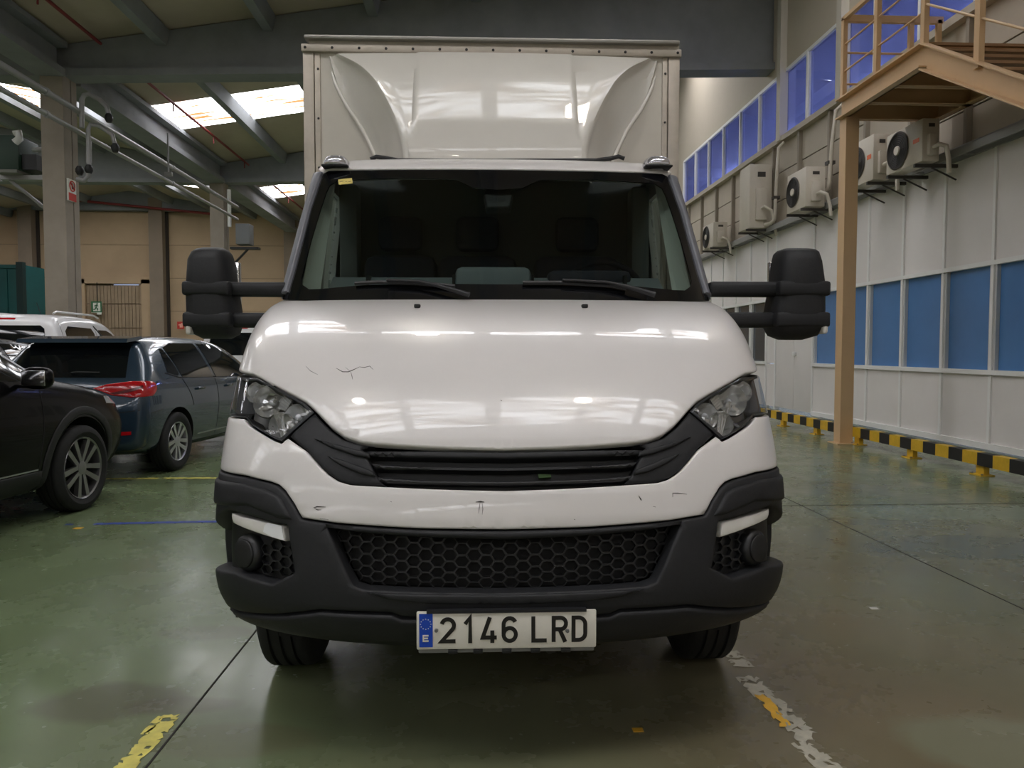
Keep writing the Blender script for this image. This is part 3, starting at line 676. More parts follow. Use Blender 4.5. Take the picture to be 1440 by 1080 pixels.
# flight: slope measured on the picture
Q = atX(1440, 103, XS); sl_ = (zl-Q[2])/(ay-Q[1]); ln = (zl-.15)/sl_; yb0 = ay-ln
for x in (XS-.06, XE):
    pol = lambda z: [(ay-fy_, zl-z), (yb0-fy_, zl-z-ln*sl_)]
    for nm, w0, w1, o0, o1 in (('stringer', -.01, .01, 0, hb*1.12),):
        P = [(ay-fy_, zl), (yb0-fy_, zl-ln*sl_), (yb0-fy_, max(zl-ln*sl_-hb*1.12, 0)), (ay-fy_, zl-hb*1.12)]
        mb = MB().prism(P, 'x', x-XS-.01, x-XS+.01)
        for o in (0, hb*1.12-.018): mb.prism([(ay-fy_, zl-o), (yb0-fy_, max(.02, zl-ln*sl_-o)), (yb0-fy_, max(0, zl-ln*sl_-o-.018)), (ay-fy_, zl-o-.018)], 'x', x-XS-.1, x-XS+.01)
        mb.build('stringer', tan, stc)
nst = int((zl-.2)/.178)
for k in range(1, nst):
    z = zl-.178*k; y = ay-.178*k/sl_
    MB().box(S(XS-.05, y-.02, z-.03), S(XE-.01, y+.178/sl_+.02, z)).box(S(XS-.05, y+.178/sl_, z-.03), S(XE-.01, y+.178/sl_+.015, z+.11)).build('tread', tan2 if k > 0 else tan, stc)
def rod(name, a, b_, r=.012): return TUBE(name, [S(*a), S(*b_)], r, tan, stc, 8)
zr = zl+1.08
pys = [fy_+.03, atX(1243, 40, XS)[1], ay+.03]
for y in pys: BOX('rail_post', S(XS-.11, y-.035, zl-.02), S(XS-.05, y+.035, zr), tan, stc)
BOX('handrail', S(XS-.11, ay, zr-.03), S(XS-.05, fy_+.06, zr+.02), tan, stc)
for z in (zl+.36, zl+.72): rod('mid_rail', (XS-.08, ay, z), (XS-.08, fy_+.03, z))
for x in (XS+.85, XE-.05): BOX('rail_post', S(x-.03, fy_, zl), S(x+.03, fy_+.06, zr), tan, stc)
BOX('handrail', S(XS-.08, fy_, zr-.05), S(XE, fy_+.06, zr+.04), tan, stc)
for z in (zl+.2, zl+.62): rod('mid_rail', (XS-.08, fy_+.03, z), (XE, fy_+.03, z), .016)
for k in (1, 2, 3, 4):
    y = ay-(atX(1312, 60, XS)[1]-atX(1388, 60, XS)[1])*k; z = zl-(ay-y)*sl_; BOX('rail_post', S(XS-.11, y-.04, z-.08), S(XS-.05, y+.04, z+1.05), tan, stc)
e_ = ay-4.0
for h_ in (.42, .74): rod('mid_rail', (XS-.08, ay, zl+h_), (XS-.08, e_, zl+h_-(ay-e_)*sl_), .014)
MB().prism([(ay-fy_, zr+.02), (e_-fy_, zr+.02-(ay-e_)*sl_), (e_-fy_, zr-.03-(ay-e_)*sl_), (ay-fy_, zr-.03)], 'x', -.11, -.05).build('handrail', tan, stc)

# --- hazard barrier
br = thing('hazard_barrier', 'low barrier rail with yellow and black stripes along the right wall', 'barrier', (5.22, 12, 0))
BOX('rail', (0, -9, .105), (.09, 7.2, .235), blk, br)
k = 0; y = -9.0
while y < 7.15:
    BOX('stripe', (-.003, y, .104), (.093, min(y+.235, 7.2), .236), yel if k % 2 else blk, br); y += .235; k += 1
for y in np.arange(-8.3, 7.1, 1.25):
    f = BOX('foot', (.02, y-.06, .01), (.08, y+.06, .105), yel, br); BOX('foot_plate', (-.03, y-.09, 0), (.12, y+.09, .012), yel, f)
    for s2 in (-.075, .075): MB().lathe([(.012, .012), (.022, .012), (.026, .001)], 'z', 8, (-.008, y+s2, 0)).build('bolt', steel, f)

# --- air conditioners
acw = M('aircon_case', (206, 198, 184), .5, noise=(3, .04)); acg = M('aircon_grille', (64, 60, 56), .6); orange = M('aircon_badge', (228, 110, 60), .5)
def aircon(px_far, px_near, py_top, py_bot, lab, badge=True, fan=True, dep=.36, xf=XW-.62):
    y1_ = atX(px_far, (py_top+py_bot)/2, xf)[1]; y0_ = atX(px_near, (py_top+py_bot)/2, xf)[1]
    zt = atX(px_near, py_top, xf)[2]; zb = atX(px_near, py_bot, xf)[2]; L = y1_-y0_; H = zt-zb
    t = thing('air_conditioner', lab, 'air conditioner', (xf, y0_, zb), 0, None)
    BOX('casing', (0, 0, 0), (dep, L, H), acw, t, .015)
    if fan:
        c = (0, L*.66, H*.5); r = min(H*.44, L*.33)
        MB().lathe([(-.012, r+.015), (-.02, r+.005), (-.02, r-.012), (-.004, r-.012)], 'x', 36, c).build('fan_ring', acg, t, 40)
        g = MB().lathe([(-.004, r-.01), (-.003, .001)], 'x', 36, c).build('fan_disc', darkp, t)
        mb = MB()
        for k in range(1, 9):
            rr = r*k/9; mb.tube([(c[0]-.014, c[1]+rr*math.cos(a), c[2]+rr*math.sin(a)) for a in np.linspace(0, 2*PI, 29)], .004, 4, False)
        for k in range(8): a = PI/4*k; mb.tube([(c[0]-.012, c[1], c[2]), (c[0]-.012, c[1]+r*math.cos(a), c[2]+r*math.sin(a))], .004, 4)
        mb.build('fan_guard', acg, t); MB().lathe([(-.03, .001), (-.03, r*.24), (-.012, r*.27)], 'x', 20, c).build('fan_hub', acw, t, 40)
    if badge: BOX('badge', (-.004, L*.08, H*.48), (.002, L*.24, H*.58), orange, t)
    MB().box((dep*.25, -.07, H*.12), (dep*.75, .005, H*.62), .02).build('valve_cover', acw, t, 40)
    BOX('handle_recess', (dep*.35, -.004, H*.8), (dep*.7, .004, H*.88), acg, t)
    TUBE('line_set', [(dep*.5, -.06, H*.3), (dep*.55, -.16, H*.32), (dep*.8, -.22, H*.25), (dep*1.0, -.2, -.02), (dep*1.05, -.2, -.2)], .03, acw, t, 8)
    for y in (L*.12, L*.88): MB().box((-.04, y-.02, -.06), (XW-xf-.06, y+.02, -.015)).tube([(.2, y, -.06), (XW-xf-.07, y, -.22)], .012, 6).build('bracket', acg, t)
    return t
aircon(1247, 1297, 166, 226, 'air conditioner with orange badge under the stair landing, nearest of the row', dep=.24)
aircon(1194, 1228, 188, 252, 'air conditioner with orange badge, second in the row, half hidden behind the stair post', dep=.26)
aircon(1107, 1133, 234, 290, 'air conditioner without badge between the tall unit and the stair post', badge=False)
aircon(988.5, 1003, 312, 346, 'small air conditioner farthest along the wall, just right of the truck cab', badge=False)
tu = aircon(1040, 1054, 231, 320, 'tall plain outdoor unit without a fan on a bracket shelf', badge=False, fan=False, dep=.50)
# vertical refrigerant ducts
for (xa, ya, xb, yb_, lb) in ((1178, 146, 1166, 255, 'pale vertical pipe bending into the middle air conditioner'), (1096, 200, 1090, 300, 'pale vertical pipe beside the tall outdoor unit')):
    a = atX(xa, ya, XW-.17); b2_ = atX(xb, yb_, XW-.17); dct = thing('refrigerant_pipe', lb, 'pipe', b2_); v_ = np.array(a)-np.array(b2_)
    TUBE('pipe_run', [(0, 0, 0), (0, v_[1]*.3, v_[2]*.5), (0, v_[1]*.8, v_[2]*.93), (.1, v_[1], v_[2])], .035, acw, dct, 8)
    TUBE('pipe_bend', [(0, 0, 0), (0, .02, -.12), (-.05, .12, -.2), (-.12, .25, -.2)], .04, acw, dct, 8); BOX('pipe_clip', (-.05, -.06, .3), (.08, .08, .36), acg, dct)

# ================================================================== CARS
carglass = M('car_glass', (14, 17, 20), .04, spec=.6, coat=.3)
alloy = M('alloy_silver', (190, 192, 196), .3, metal=.85); alloydark = M('alloy_two_tone', (150, 150, 152), .3, metal=.85)
redlens = M('tail_red', (176, 18, 26), .12, coat=.8); seam = M('seam_dark', (8, 8, 9), .8)
clad = M('cladding', (38, 39, 41), .6, noise=(50, .15))
def carbody(name, st, paint, axles, ra, parent, W):
    V = []; F = []
    for (y, zb, wsl, wm, zm, wb, zbl, wt, zt) in st:
        h = [(0, zb), (wsl*.62, zb), (wsl, zb+.02), (wsl+(wm-wsl)*.6, zb+(zm-zb)*.45), (wm, zm), (wm*.6+wb*.4, zm+(zbl-zm)*.62), (wb, zbl), (wb+(wt-wb)*.48, zbl+(zt-zbl)*.5), (wt+.015, zt-min(.07, (zt-zbl)*.3)), (wt-.07, zt-.012), (wt*.5, zt+.004), (0, zt+.008)]
        V += [(x, y, z) for x, z in h]+[(-x, y, z) for x, z in h[-2:0:-1]]
    m = 22; n = len(st)
    for i in range(n-1):
        for j in range(m): F.append((i*m+j, (i+1)*m+j, (i+1)*m+(j+1) % m, i*m+(j+1) % m))
    for j in range(11):       # end caps as strips
        a, b_, c, d = j, j+1, (m-j-1) % m, (m-j) % m
        for base, rev in ((0, 0), ((n-1)*m, 1)):
            q = [a, b_, c, d] if len({a, b_, c, d}) == 4 else list(dict.fromkeys([a, b_, c, d]))
            q = [base+k for k in q]; F.append(tuple(q[::-1] if rev else q))
    o = mesh_obj(name, V, F, [paint, pitch]); bm = bmesh.new(); bm.from_mesh(o.data); bmesh.ops.recalc_face_normals(bm, faces=bm.faces); bm.to_mesh(o.data); bm.free()
    s = o.modifiers.new('s', 'SUBSURF'); s.levels = 2; s.render_levels = 2
    cut = MB()
    for y in axles:
        for sg in (-1, 1):
            x0, x1 = sg*(W/2-.30), sg*(W/2+.3); pr = [(y+ra*math.cos(a), ra*.86+ra*math.sin(a)) for a in np.linspace(0, 2*PI, 41)[:-1]]
            cut.prism(pr, 'x', min(x0, x1), max(x0, x1))
    c = cut.build('cutter', pitch); bo = o.modifiers.new('b', 'BOOLEAN'); bo.object = c; bo.operation = 'DIFFERENCE'; bo.solver = 'EXACT'; bo.material_mode = 'TRANSFER'
    dg = bpy.context.evaluated_depsgraph_get(); me = bpy.data.meshes.new_from_object(o.evaluated_get(dg)); me.name = name
    bpy.data.objects.remove(o); bpy.data.objects.remove(c)
    me.polygons.foreach_set('use_smooth', [True]*len(me.polygons)); me.set_sharp_from_angle(angle=math.radians(38))
    ob = link(name, me, parent)
    bm = bmesh.new(); bm.from_mesh(me); bv = BVHTree.FromBMesh(bm); bm.free()
    return ob, bv
VIEW = {'right': (lambda p: (4, p[0], p[1]), (-1, 0, 0)), 'left': (lambda p: (-4, p[0], p[1]), (1, 0, 0)), 'rear': (lambda p: (p[0], -4, p[1]), (0, 1, 0)), 'front': (lambda p: (p[0], 9, p[1]), (0, -1, 0)),
        'quarter_r': (lambda p: (.72+.8*p[0]+2.4, .05+.6*p[0]-3.2, p[1]), (-.6, .8, 0)), 'quarter_l': (lambda p: (-.72+.8*p[0]-2.4, .05-.6*p[0]-3.2, p[1]), (.6, .8, 0))}
def pp(name, bv, poly, view, mat, parent, off=.004, thick=.012, res=.06, r=0, holes=(), label=None):
    V2, F, loops = fill(poly, holes, res, r); f, d = VIEW[view]; P = []; N = []
    for q in V2:
        h = bv.ray_cast(Vector(f(q)), Vector(d))
        if h[0] is None: h = bv.find_nearest(Vector(f(q))+Vector(d)*(3.4 if 'e' in view[:2] else 4))
        P.append(h[0][:]); n_ = Vector(h[1]); n_ = n_ if n_.dot(Vector(d)) < 0 else -n_; N.append(n_.lerp(-Vector(d), .35).normalized()[:])
    if view in ('left', 'front'): F = F[:, ::-1]
    return shell(name, V2, F, loops, np.array(P), np.array(N), mat, parent, thick, r, off, label)
def seamline(bv, pts, view, parent, wd=.008, mat=None, name='seam'):
    A = np.array(pts); T = np.gradient(A, axis=0); T /= np.linalg.norm(T, axis=1)[:, None]; N = np.stack([-T[:, 1], T[:, 0]], 1)
    return pp(name, bv, list(map(tuple, A+N*wd/2))+list(map(tuple, (A-N*wd/2)[::-1])), view, mat or seam, parent, .002, .004, .08)
def mirrorbox(parent, x, y, z, mat, sg):
    bm = bmesh.new(); bmesh.ops.create_uvsphere(bm, u_segments=20, v_segments=12, radius=1)
    for q in bm.verts: a, b_, c = q.co; q.co = (x+sg*.11*math.copysign(abs(a)**.7, a), y+.075*b_*(1 if b_ > 0 else .6), z+.08*math.copysign(abs(c)**.7, c))
    me = bpy.data.meshes.new('door_mirror'); bm.to_mesh(me); bm.free(); me.materials.append(mat); me.polygons.foreach_set('use_smooth', [True]*len(me.polygons)); o = link('door_mirror', me, parent)
    BOX('mirror_stalk', (x-sg*.16, y-.02, z-.07), (x-sg*.02, y+.03, z-.045), mat, o, .008); BOX('mirror_glass', (x-.085, y-.05, z-.055), (x+.085, y-.043, z+.055), chrome, o, .003)
def place(px, py, lx, ly, deg):
    q = atZ(px, py); a = math.radians(deg-90); R2 = Matrix.Rotation(a, 3, 'Z'); p = Vector(q)-R2 @ Vector((lx, ly, 0)); return (p.x, p.y, 0), a
HATCH = [(0.0, .36, .58, .70, .52, .68, .64, .60, .68), (.03, .30, .68, .80, .52, .78, .72, .70, .80), (.08, .25, .76, .855, .55, .83, .90, .74, .98), (.15, .23, .80, .875, .60, .835, .945, .72, 1.07), (.26, .22, .82, .885, .62, .84, .955, .67, 1.24), (.36, .22, .82, .888, .62, .845, .96, .63, 1.37),
         (.46, .21, .82, .89, .62, .85, .96, .61, 1.425), (.95, .20, .83, .89, .62, .85, .95, .60, 1.455), (1.70, .18, .83, .89, .62, .85, .945, .60, 1.46), (2.20, .18, .83, .89, .62, .85, .94, .61, 1.43), (2.55, .18, .83, .89, .62, .85, .935, .64, 1.33), (2.95, .18, .83, .885, .62, .84, .93, .69, 1.11),
         (3.18, .19, .82, .88, .62, .82, .90, .70, 1.00), (3.55, .20, .80, .87, .60, .80, .86, .66, .94), (3.82, .22, .76, .84, .58, .74, .78, .58, .86), (3.99, .26, .64, .74, .52, .64, .68, .48, .74), (4.06, .34, .46, .56, .50, .50, .60, .38, .66)]
def hatch(paint, lab):
    t = thing('hatchback_car', lab, 'car'); body, bv = carbody('body', HATCH, paint, (.67, 3.22), .37, t, 1.78)
    for y in (.67, 3.22):
        for sg in (-1, 1): wheel('wheel', t, .315, .205, .205, (sg*.785, y, .315), sg, alloy, 'twin', 5)
    for v, s in (('right', 1), ('left', -1)):
        pp('quarter_window', bv, [(.60, 1.06), (.80, 1.02), (.83, 1.05), (.76, 1.31), (.70, 1.31)], v, carglass, t)
        pp('side_window', bv, [(.88, 1.00), (1.62, .975), (1.56, 1.375), (1.0, 1.375), (.80, 1.325)], v, carglass, t)
        pp('side_window', bv, [(1.70, .975), (2.66, .965), (2.74, 1.0), (2.42, 1.20), (2.12, 1.335), (1.86, 1.37), (1.64, 1.375)], v, carglass, t)
        pp('window_trim', bv, [(.54, 1.05), (.80, .995), (2.80, .945), (2.80, .955), (.80, 1.005), (.56, 1.06)], v, seam, t, .003, .006, .1)
        seamline(bv, [(1.66, .96), (1.66, .70), (1.62, .40), (1.60, .28)], v, t); seamline(bv, [(.86, .98), (.98, .80), (1.02, .68)], v, t); seamline(bv, [(2.74, .94), (2.78, .70), (2.76, .30)], v, t); seamline(bv, [(1.05, .27), (2.72, .27)], v, t)
        for y in (1.12, 1.90): 
            h = bv.ray_cast(Vector((s*4, y, .865)), Vector((-s, 0, 0)))[0]; MB().box((h.x-s*.01, y, .85), (h.x+s*.03, y+.17, .878), .008).build('door_handle', paint, t, 40)
        seamline(bv, [(1.15, .345), (1.9, .345), (2.6, .335)], v, t, .012, alloy, 'sill_strip')
        mirrorbox(t, s*.98, 2.52, 1.02, paint, s)
        sx_ = s; qv = 'quarter_r' if s > 0 else 'quarter_l'; pp('tail_lamp', bv, [(sx_*-.32, .915), (sx_*-.2, .955), (sx_*.0, .985), (sx_*.15, .985), (sx_*.23, .97), (sx_*.25, .90), (sx_*.20, .835), (0, .825), (sx_*-.16, .845)], qv, redlens, t, .010, .03, .03, .006)
        pp('tail_lamp_stripe', bv, [(sx_*-.18, .868), (sx_*-.02, .905), (sx_*.10, .945), (sx_*.10, .92), (sx_*.0, .88), (sx_*-.14, .852)], qv, M('tail_dark', (90, 8, 14), .2), t, .013, .01, .03)
        pp('bumper_reflector', bv, [(sx_*.40, .435), (sx_*.72, .455), (sx_*.72, .49), (sx_*.40, .475)], 'rear', redlens, t, .006, .01, .04)
        pp('headlight', bv, [(sx_*.42, .66), (sx_*.70, .72), (sx_*.78, .80), (sx_*.70, .80), (sx_*.46, .72)], 'front', M('headlight_clear', (170, 175, 180), .08, coat=.8), t, .006, .02, .04)
    pp('rear_window', bv, [(-.62, 1.02), (.62, 1.02), (.60, 1.10), (.545, 1.345), (-.545, 1.345), (-.60, 1.10)], 'rear', carglass, t, .004, .01, .05)
    pp('bumper_insert', bv, [(-.60, .36), (.60, .36), (.62, .42), (-.62, .42)], 'rear', clad, t, .006, .01, .06)
    pp('windscreen', bv, [(-.66, 1.04), (.66, 1.04), (.58, 1.40), (-.58, 1.40)], 'front', carglass, t, .004, .01, .08)
    seamline(bv, [(-.80, .70), (-.4, .645), (.4, .645), (.80, .70)], 'rear', t); 
    MB().prism([(.22, 1.375), (.24, 1.415), (.50, 1.445), (.52, 1.41)], 'x', -.58, .58).build('spoiler', paint, t)
    TUBE('rear_wiper', [(0, .15, 1.06), (.1, .14, 1.075), (.34, .15, 1.07)], .010, darkp, t, 6)
    TUBE('aerial', [(0, .75, 1.45), (0, .6, 1.55)], .006, darkp, t, 6)
    return t
blue = M('car_paint_blue', (44, 62, 78), .25, coat=.9, metal=.25)
carblack = M('car_paint_black', (6, 6, 8), .24, coat=.12, spec=.15)
hb_ = hatch(blue, 'dark blue hatchback seen from its right rear corner beside the truck')
hb_.location, a_ = place(253, 661, .88, .67, 84.5); hb_.rotation_euler = (0, 0, a_)
h2 = dup_tree(hb_); h2['label'] = 'black hatchback mostly hidden to the left behind the blue one'
h2.location = (hb_.location.x-2.45, hb_.location.y+.25, 0)
def repaint(o, a, b_):
    for c in [o]+list(o.children_recursive):
        if c.type == 'MESH' and any(m == a for m in c.data.materials):
            c.data = c.data.copy()
            for i, m in enumerate(c.data.materials):
                if m == a: c.data.materials[i] = b_
repaint(h2, blue, carblack)
# --- black crossover at the left edge, front wheel in view
SUV = [(0.0, .40, .60, .74, .60, .72, .78, .66, .84), (.05, .30, .72, .84, .60, .82, .88, .74, .98), (.15, .25, .80, .90, .66, .86, 1.02, .74, 1.16), (.35, .24, .83, .915, .68, .87, 1.06, .69, 1.42), (.55, .23, .84, .92, .70, .875, 1.07, .66, 1.56), (1.2, .22, .85, .92, .70, .875, 1.06, .65, 1.61), (1.9, .21, .85, .92, .70, .875, 1.05, .65, 1.61),
       (2.4, .21, .85, .92, .70, .875, 1.045, .66, 1.55), (2.8, .21, .85, .92, .70, .87, 1.04, .69, 1.35), (3.15, .21, .85, .915, .70, .865, 1.03, .73, 1.12), (3.4, .22, .84, .91, .70, .855, 1.0, .74, 1.06), (3.8, .23, .82, .90, .68, .83, .95, .70, 1.01), (4.1, .25, .76, .87, .64, .78, .88, .62, .95), (4.28, .28, .66, .78, .60, .68, .80, .52, .86), (4.36, .34, .52, .64, .56, .56, .70, .42, .76)]
sv_ = thing('crossover_car', 'black crossover car with two-tone alloy wheel, cut off by the left edge', 'car'); body, bv = carbody('body', SUV, carblack, (.80, 3.46), .41, sv_, 1.84)
for y in (.80, 3.46):
    for sg in (-1, 1): wheel('wheel', sv_, .345, .225, .245, (sg*.80, y, .345), sg, alloydark, 'twin', 5)
for v, s in (('right', 1), ('left', -1)):
    for y in (.80, 3.46):
        lo_, hi_ = (-.32, PI+.32)
        ar = [(y+.425*math.cos(a), .355+.425*math.sin(a)) for a in np.linspace(lo_, hi_, 30)]+[(y+.495*math.cos(a), .36+.485*math.sin(a)) for a in np.linspace(hi_, lo_, 30)]
        pp('arch_cladding', bv, ar, v, clad, sv_, .010, .03, .06, .006)
    pp('sill_cladding', bv, [(1.30, .24), (2.98, .24), (2.98, .40), (1.30, .42)], v, clad, sv_, .010, .02, .08, .006)
    pp('side_window', bv, [(.95, 1.10), (1.72, 1.09), (1.68, 1.52), (1.05, 1.50), (.72, 1.36)], v, carglass, sv_); pp('side_window', bv, [(1.80, 1.09), (2.92, 1.075), (2.98, 1.10), (2.62, 1.34), (2.3, 1.49), (1.76, 1.52)], v, carglass, sv_)
    pp('window_trim', bv, [(2.28, 1.505), (2.62, 1.36), (3.04, 1.085), (3.07, 1.10), (2.64, 1.385), (2.29, 1.53)], v, alloy, sv_, .004, .01, .08)
    seamline(bv, [(2.98, 1.06), (2.96, .70), (2.92, .40)], v, sv_); seamline(bv, [(1.76, 1.07), (1.76, .42)], v, sv_); seamline(bv, [(1.9, .425), (2.92, .415)], v, sv_, .010, alloy, 'sill_strip')
    for y in (1.15, 2.0):
        h = bv.ray_cast(Vector((s*4, y, .96)), Vector((-s, 0, 0)))[0]; MB().box((h.x-s*.01, y, .945), (h.x+s*.035, y+.19, .975), .008).build('door_handle', alloy if y > 1.5 else carblack, sv_, 40)
    mirrorbox(sv_, s*1.02, 2.74, 1.10, carblack, s)
    pp('headlight', bv, [(s*.46, .80), (s*.66, .86), (s*.82, .90), (s*.85, .84), (s*.70, .77), (s*.50, .74)], 'front', M('headlight_clear'), sv_, .006, .02, .04)
    pp('tail_lamp', bv, [(s*.5, .95), (s*.84, 1.0), (s*.84, .90), (s*.5, .88)], 'rear', redlens, sv_, .006, .02, .04)
pp('windscreen', bv, [(-.70, 1.14), (.70, 1.14), (.62, 1.52), (-.62, 1.52)], 'front', carglass, sv_, .004, .01, .08); pp('rear_window', bv, [(-.62, 1.16), (.62, 1.16), (.58, 1.46), (-.58, 1.46)], 'rear', carglass, sv_, .004, .01, .08)
sv_.location, a_ = place(122, 717, .91, 3.46, 85.5); sv_.rotation_euler = (0, 0, a_)
# --- white vans behind
VAN = [(0.0, .36, .66, .78, .60, .76, .80, .74, .90), (.04, .30, .74, .84, .60, .83, .98, .78, 1.05), (.09, .26, .80, .88, .64, .86, 1.08, .76, 1.30), (.16, .24, .82, .895, .66, .87, 1.10, .72, 1.66), (.26, .24, .83, .90, .66, .875, 1.10, .70, 1.77), (.8, .23, .84, .90, .66, .88, 1.09, .69, 1.81), (1.8, .22, .84, .90, .66, .88, 1.08, .68, 1.80), (2.3, .22, .84, .90, .66, .88, 1.07, .68, 1.74),
       (2.7, .22, .84, .90, .66, .87, 1.06, .69, 1.56), (3.1, .22, .84, .90, .66, .86, 1.05, .71, 1.26), (3.3, .22, .83, .89, .66, .85, 1.02, .72, 1.12), (3.7, .24, .81, .88, .64, .82, .95, .68, 1.04), (4.0, .26, .74, .84, .60, .74, .86, .58, .94), (4.15, .30, .62, .72, .56, .62, .74, .46, .82), (4.2, .36, .5, .6, .54, .5, .66, .38, .72)]
vanw = M('van_white', (222, 222, 224), .3, coat=.7)
vn = thing('compact_van', 'white compact van with rear window and side glass behind the black hatchback', 'van'); body, bv = carbody('body', VAN, vanw, (.72, 3.42), .38, vn, 1.8)
for y in (.72, 3.42):
    for sg in (-1, 1): wheel('wheel', vn, .32, .205, .21, (sg*.79, y, .32), sg, alloy, 'twin', 5)
for v, s in (('right', 1), ('left', -1)):
    pp('side_window', bv, [(.42, 1.15), (1.55, 1.14), (1.55, 1.52), (1.48, 1.60), (.60, 1.61), (.46, 1.53)], v, carglass, vn, r=0); pp('side_window', bv, [(1.75, 1.14), (2.95, 1.11), (2.75, 1.30), (2.40, 1.52), (2.15, 1.58), (1.78, 1.58)], v, carglass, vn)
    seamline(bv, [(1.64, 1.66), (1.65, 1.10), (1.62, .32)], v, vn); seamline(bv, [(.34, 1.68), (.34, .9)], v, vn)
    pp('tail_lamp', bv, [(s*.76, 1.0), (s*.87, 1.02), (s*.83, 1.30), (s*.76, 1.30)], 'rear', redlens, vn, .008, .02, .04); mirrorbox(vn, s*1.0, 2.85, 1.14, vanw, s)
    pp('headlight', bv, [(s*.46, .76), (s*.72, .82), (s*.72, .90), (s*.5, .86)], 'front', M('headlight_clear'), vn, .006, .02, .04)
    TUBE('roof_rail', [(s*.62, .4, 1.80), (s*.62, .5, 1.835), (s*.62, 1.9, 1.84), (s*.62, 2.1, 1.80)], .016, vanw, vn, 8)
pp('rear_window', bv, [(-.64, 1.12), (.64, 1.12), (.66, 1.2), (.60, 1.56), (.54, 1.61), (-.54, 1.61), (-.60, 1.56), (-.66, 1.2)], 'rear', carglass, vn, .004, .01, .06)
pp('brake_light', bv, [(-.16, 1.70), (.16, 1.70), (.16, 1.725), (-.16, 1.725)], 'rear', redlens, vn, .006, .01, .05); pp('windscreen', bv, [(-.7, 1.16), (.7, 1.16), (.62, 1.66), (-.62, 1.66)], 'front', carglass, vn, .004, .01, .08)
TUBE('rear_wiper', [(-.1, .10, 1.14), (-.05, .12, 1.3), (.12, .17, 1.55)], .012, darkp, vn, 6); TUBE('aerial', [(0, 1.4, 1.81), (0, 1.25, 2.02)], .006, darkp, vn, 6)
q = atY(82, 470, 12.3); an = math.radians(5); R2 = Matrix.Rotation(an, 3, 'Z'); pz = Vector((q[0], 12.3, 0))-R2 @ Vector((.86, .1, 0)); vn.location = (pz.x, pz.y, 0); vn.rotation_euler = (0, 0, an); vn.scale = (1.05, 1.05, 1.05)
v2 = dup_tree(vn); v2['label'] = 'distant white van glimpsed between the left mirror and the truck bonnet'; v2.location = (-5.35, 17.2, 0); v2.rotation_euler = (0, 0, 0)

# ================================================================== BOX TRUCK
p0 = atY(712, 888, 2.2)
TY = -(680-667)/FPX
truck = thing('box_truck', 'white box truck with black grille, long-armed mirrors and roof fairing, parked facing the camera', 'truck', (p0[0], 2.2, 0), TY)
TM = Matrix.Translation((p0[0], 2.2, 0)) @ Matrix.Rotation(TY, 4, 'Z'); TMI = TM.inverted()
def tl(P): return np.array(TMI @ Vector(P))            # world -> truck
def tY(px, py, y):                                      # pixel -> point of the truck's plane y = const
    d = np.array(TMI.to_3x3() @ Vector(ray(px, py))); c = np.array(TMI @ Vector(CP)); return c+d*((y-c[1])/d[1])
front = Surf([(.13, .37, .93, .50, 0), (.045, .42, .965, .48, 0), (.0, .50, .985, .47, 0), (-.005, .60, .99, .46, 0), (.012, .70, .99, .45, 0), (.03, .79, .99, .45, 0),
              (.055, .88, .99, .45, 0), (.10, .98, .988, .44, 0), (.165, 1.08, .986, .43, 0), (.265, 1.20, .985, .41, 0), (.41, 1.31, .985, .36, 0),
              (.60, 1.40, .985, .29, 0), (.82, 1.475, .98, .23, 0), (1.06, 1.535, .97, .19, .01)], 2.4, .985, .45, TM)
ws = Surf([(.93, 1.475, .965, .21, 0), (1.00, 1.57, .955, .20, 0), (1.14, 1.78, .93, .17, 0), (1.30, 2.02, .90, .145, 0), (1.41, 2.17, .88, .13, 0), (1.47, 2.215, .87, .13, .0),
           (1.56, 2.247, .86, .14, .0), (1.72, 2.268, .86, .12, .0), (2.02, 2.278, .86, .08, .01)], 2.4, .92, .16, TM)
I = front.inv; S9 = front.s90; ws.vlim = float(ws.rowv[5])
# --- outlines traced on the left half, mirrored
hood_low = I([(705, 632), (626, 630), (567, 627), (525, 624), (504, 621), (484, 614), (466, 601), (454, 589), (442, 576)])
hood_lamp = I([(430, 565), (412, 555), (389, 543), (364, 530), (355, 525.5)])
vh = I([(350, 522)])[0][1]
hl = hood_low+hood_lamp+[(-S9-.0, vh), (-S9-.05, vh+.012), (-S9-.30, front.vz(1.40)), (-S9-.45, front.vz(1.46)), (-S9-.5, front.vmax), (0, front.vmax)]
hood = panel('hood', front, sym(hl), mat=white, parent=truck, thick=.03, r=.008, res=.03)
grille_low = I([(405, 613), (430, 632), (448, 653), (460, 665), (475, 675), (492, 680), (567, 684), (640, 687), (705, 688.5)])
wing_top = I([(705, 634.5), (626, 632.5), (567, 629.5), (525, 626.5), (503, 623.5), (481, 616.5), (463, 603), (451, 591), (441, 580)])
gr = panel('grille', front, sym(wing_top+I([(405, 613)])+grille_low[1:]), mat=darkp, parent=truck, off=-.055, thick=.02, r=0, res=.05)
wing = wing_top[3:]+I([(405.5, 612)])+grille_low[1:6]+I([(540, 682.5), (531, 672), (524, 660), (517, 645), (508, 630)])
for L in (wing, mir(wing)): panel('grille_wing', front, L, mat=blackp, parent=gr, off=-.004, thick=.06, r=.008, res=.03)
for t in (lambda L: L, mir):
    for rg in ([(442, 617), (470, 624), (519, 637), (520, 644), (500, 641), (465, 629)], [(460, 641), (485, 648), (525, 663), (528, 670), (508, 667), (478, 654)]):
        panel('wing_ridge', front, t(I(rg)), mat=blackp, parent=gr, off=.006, thick=.012, r=.005, res=.02)
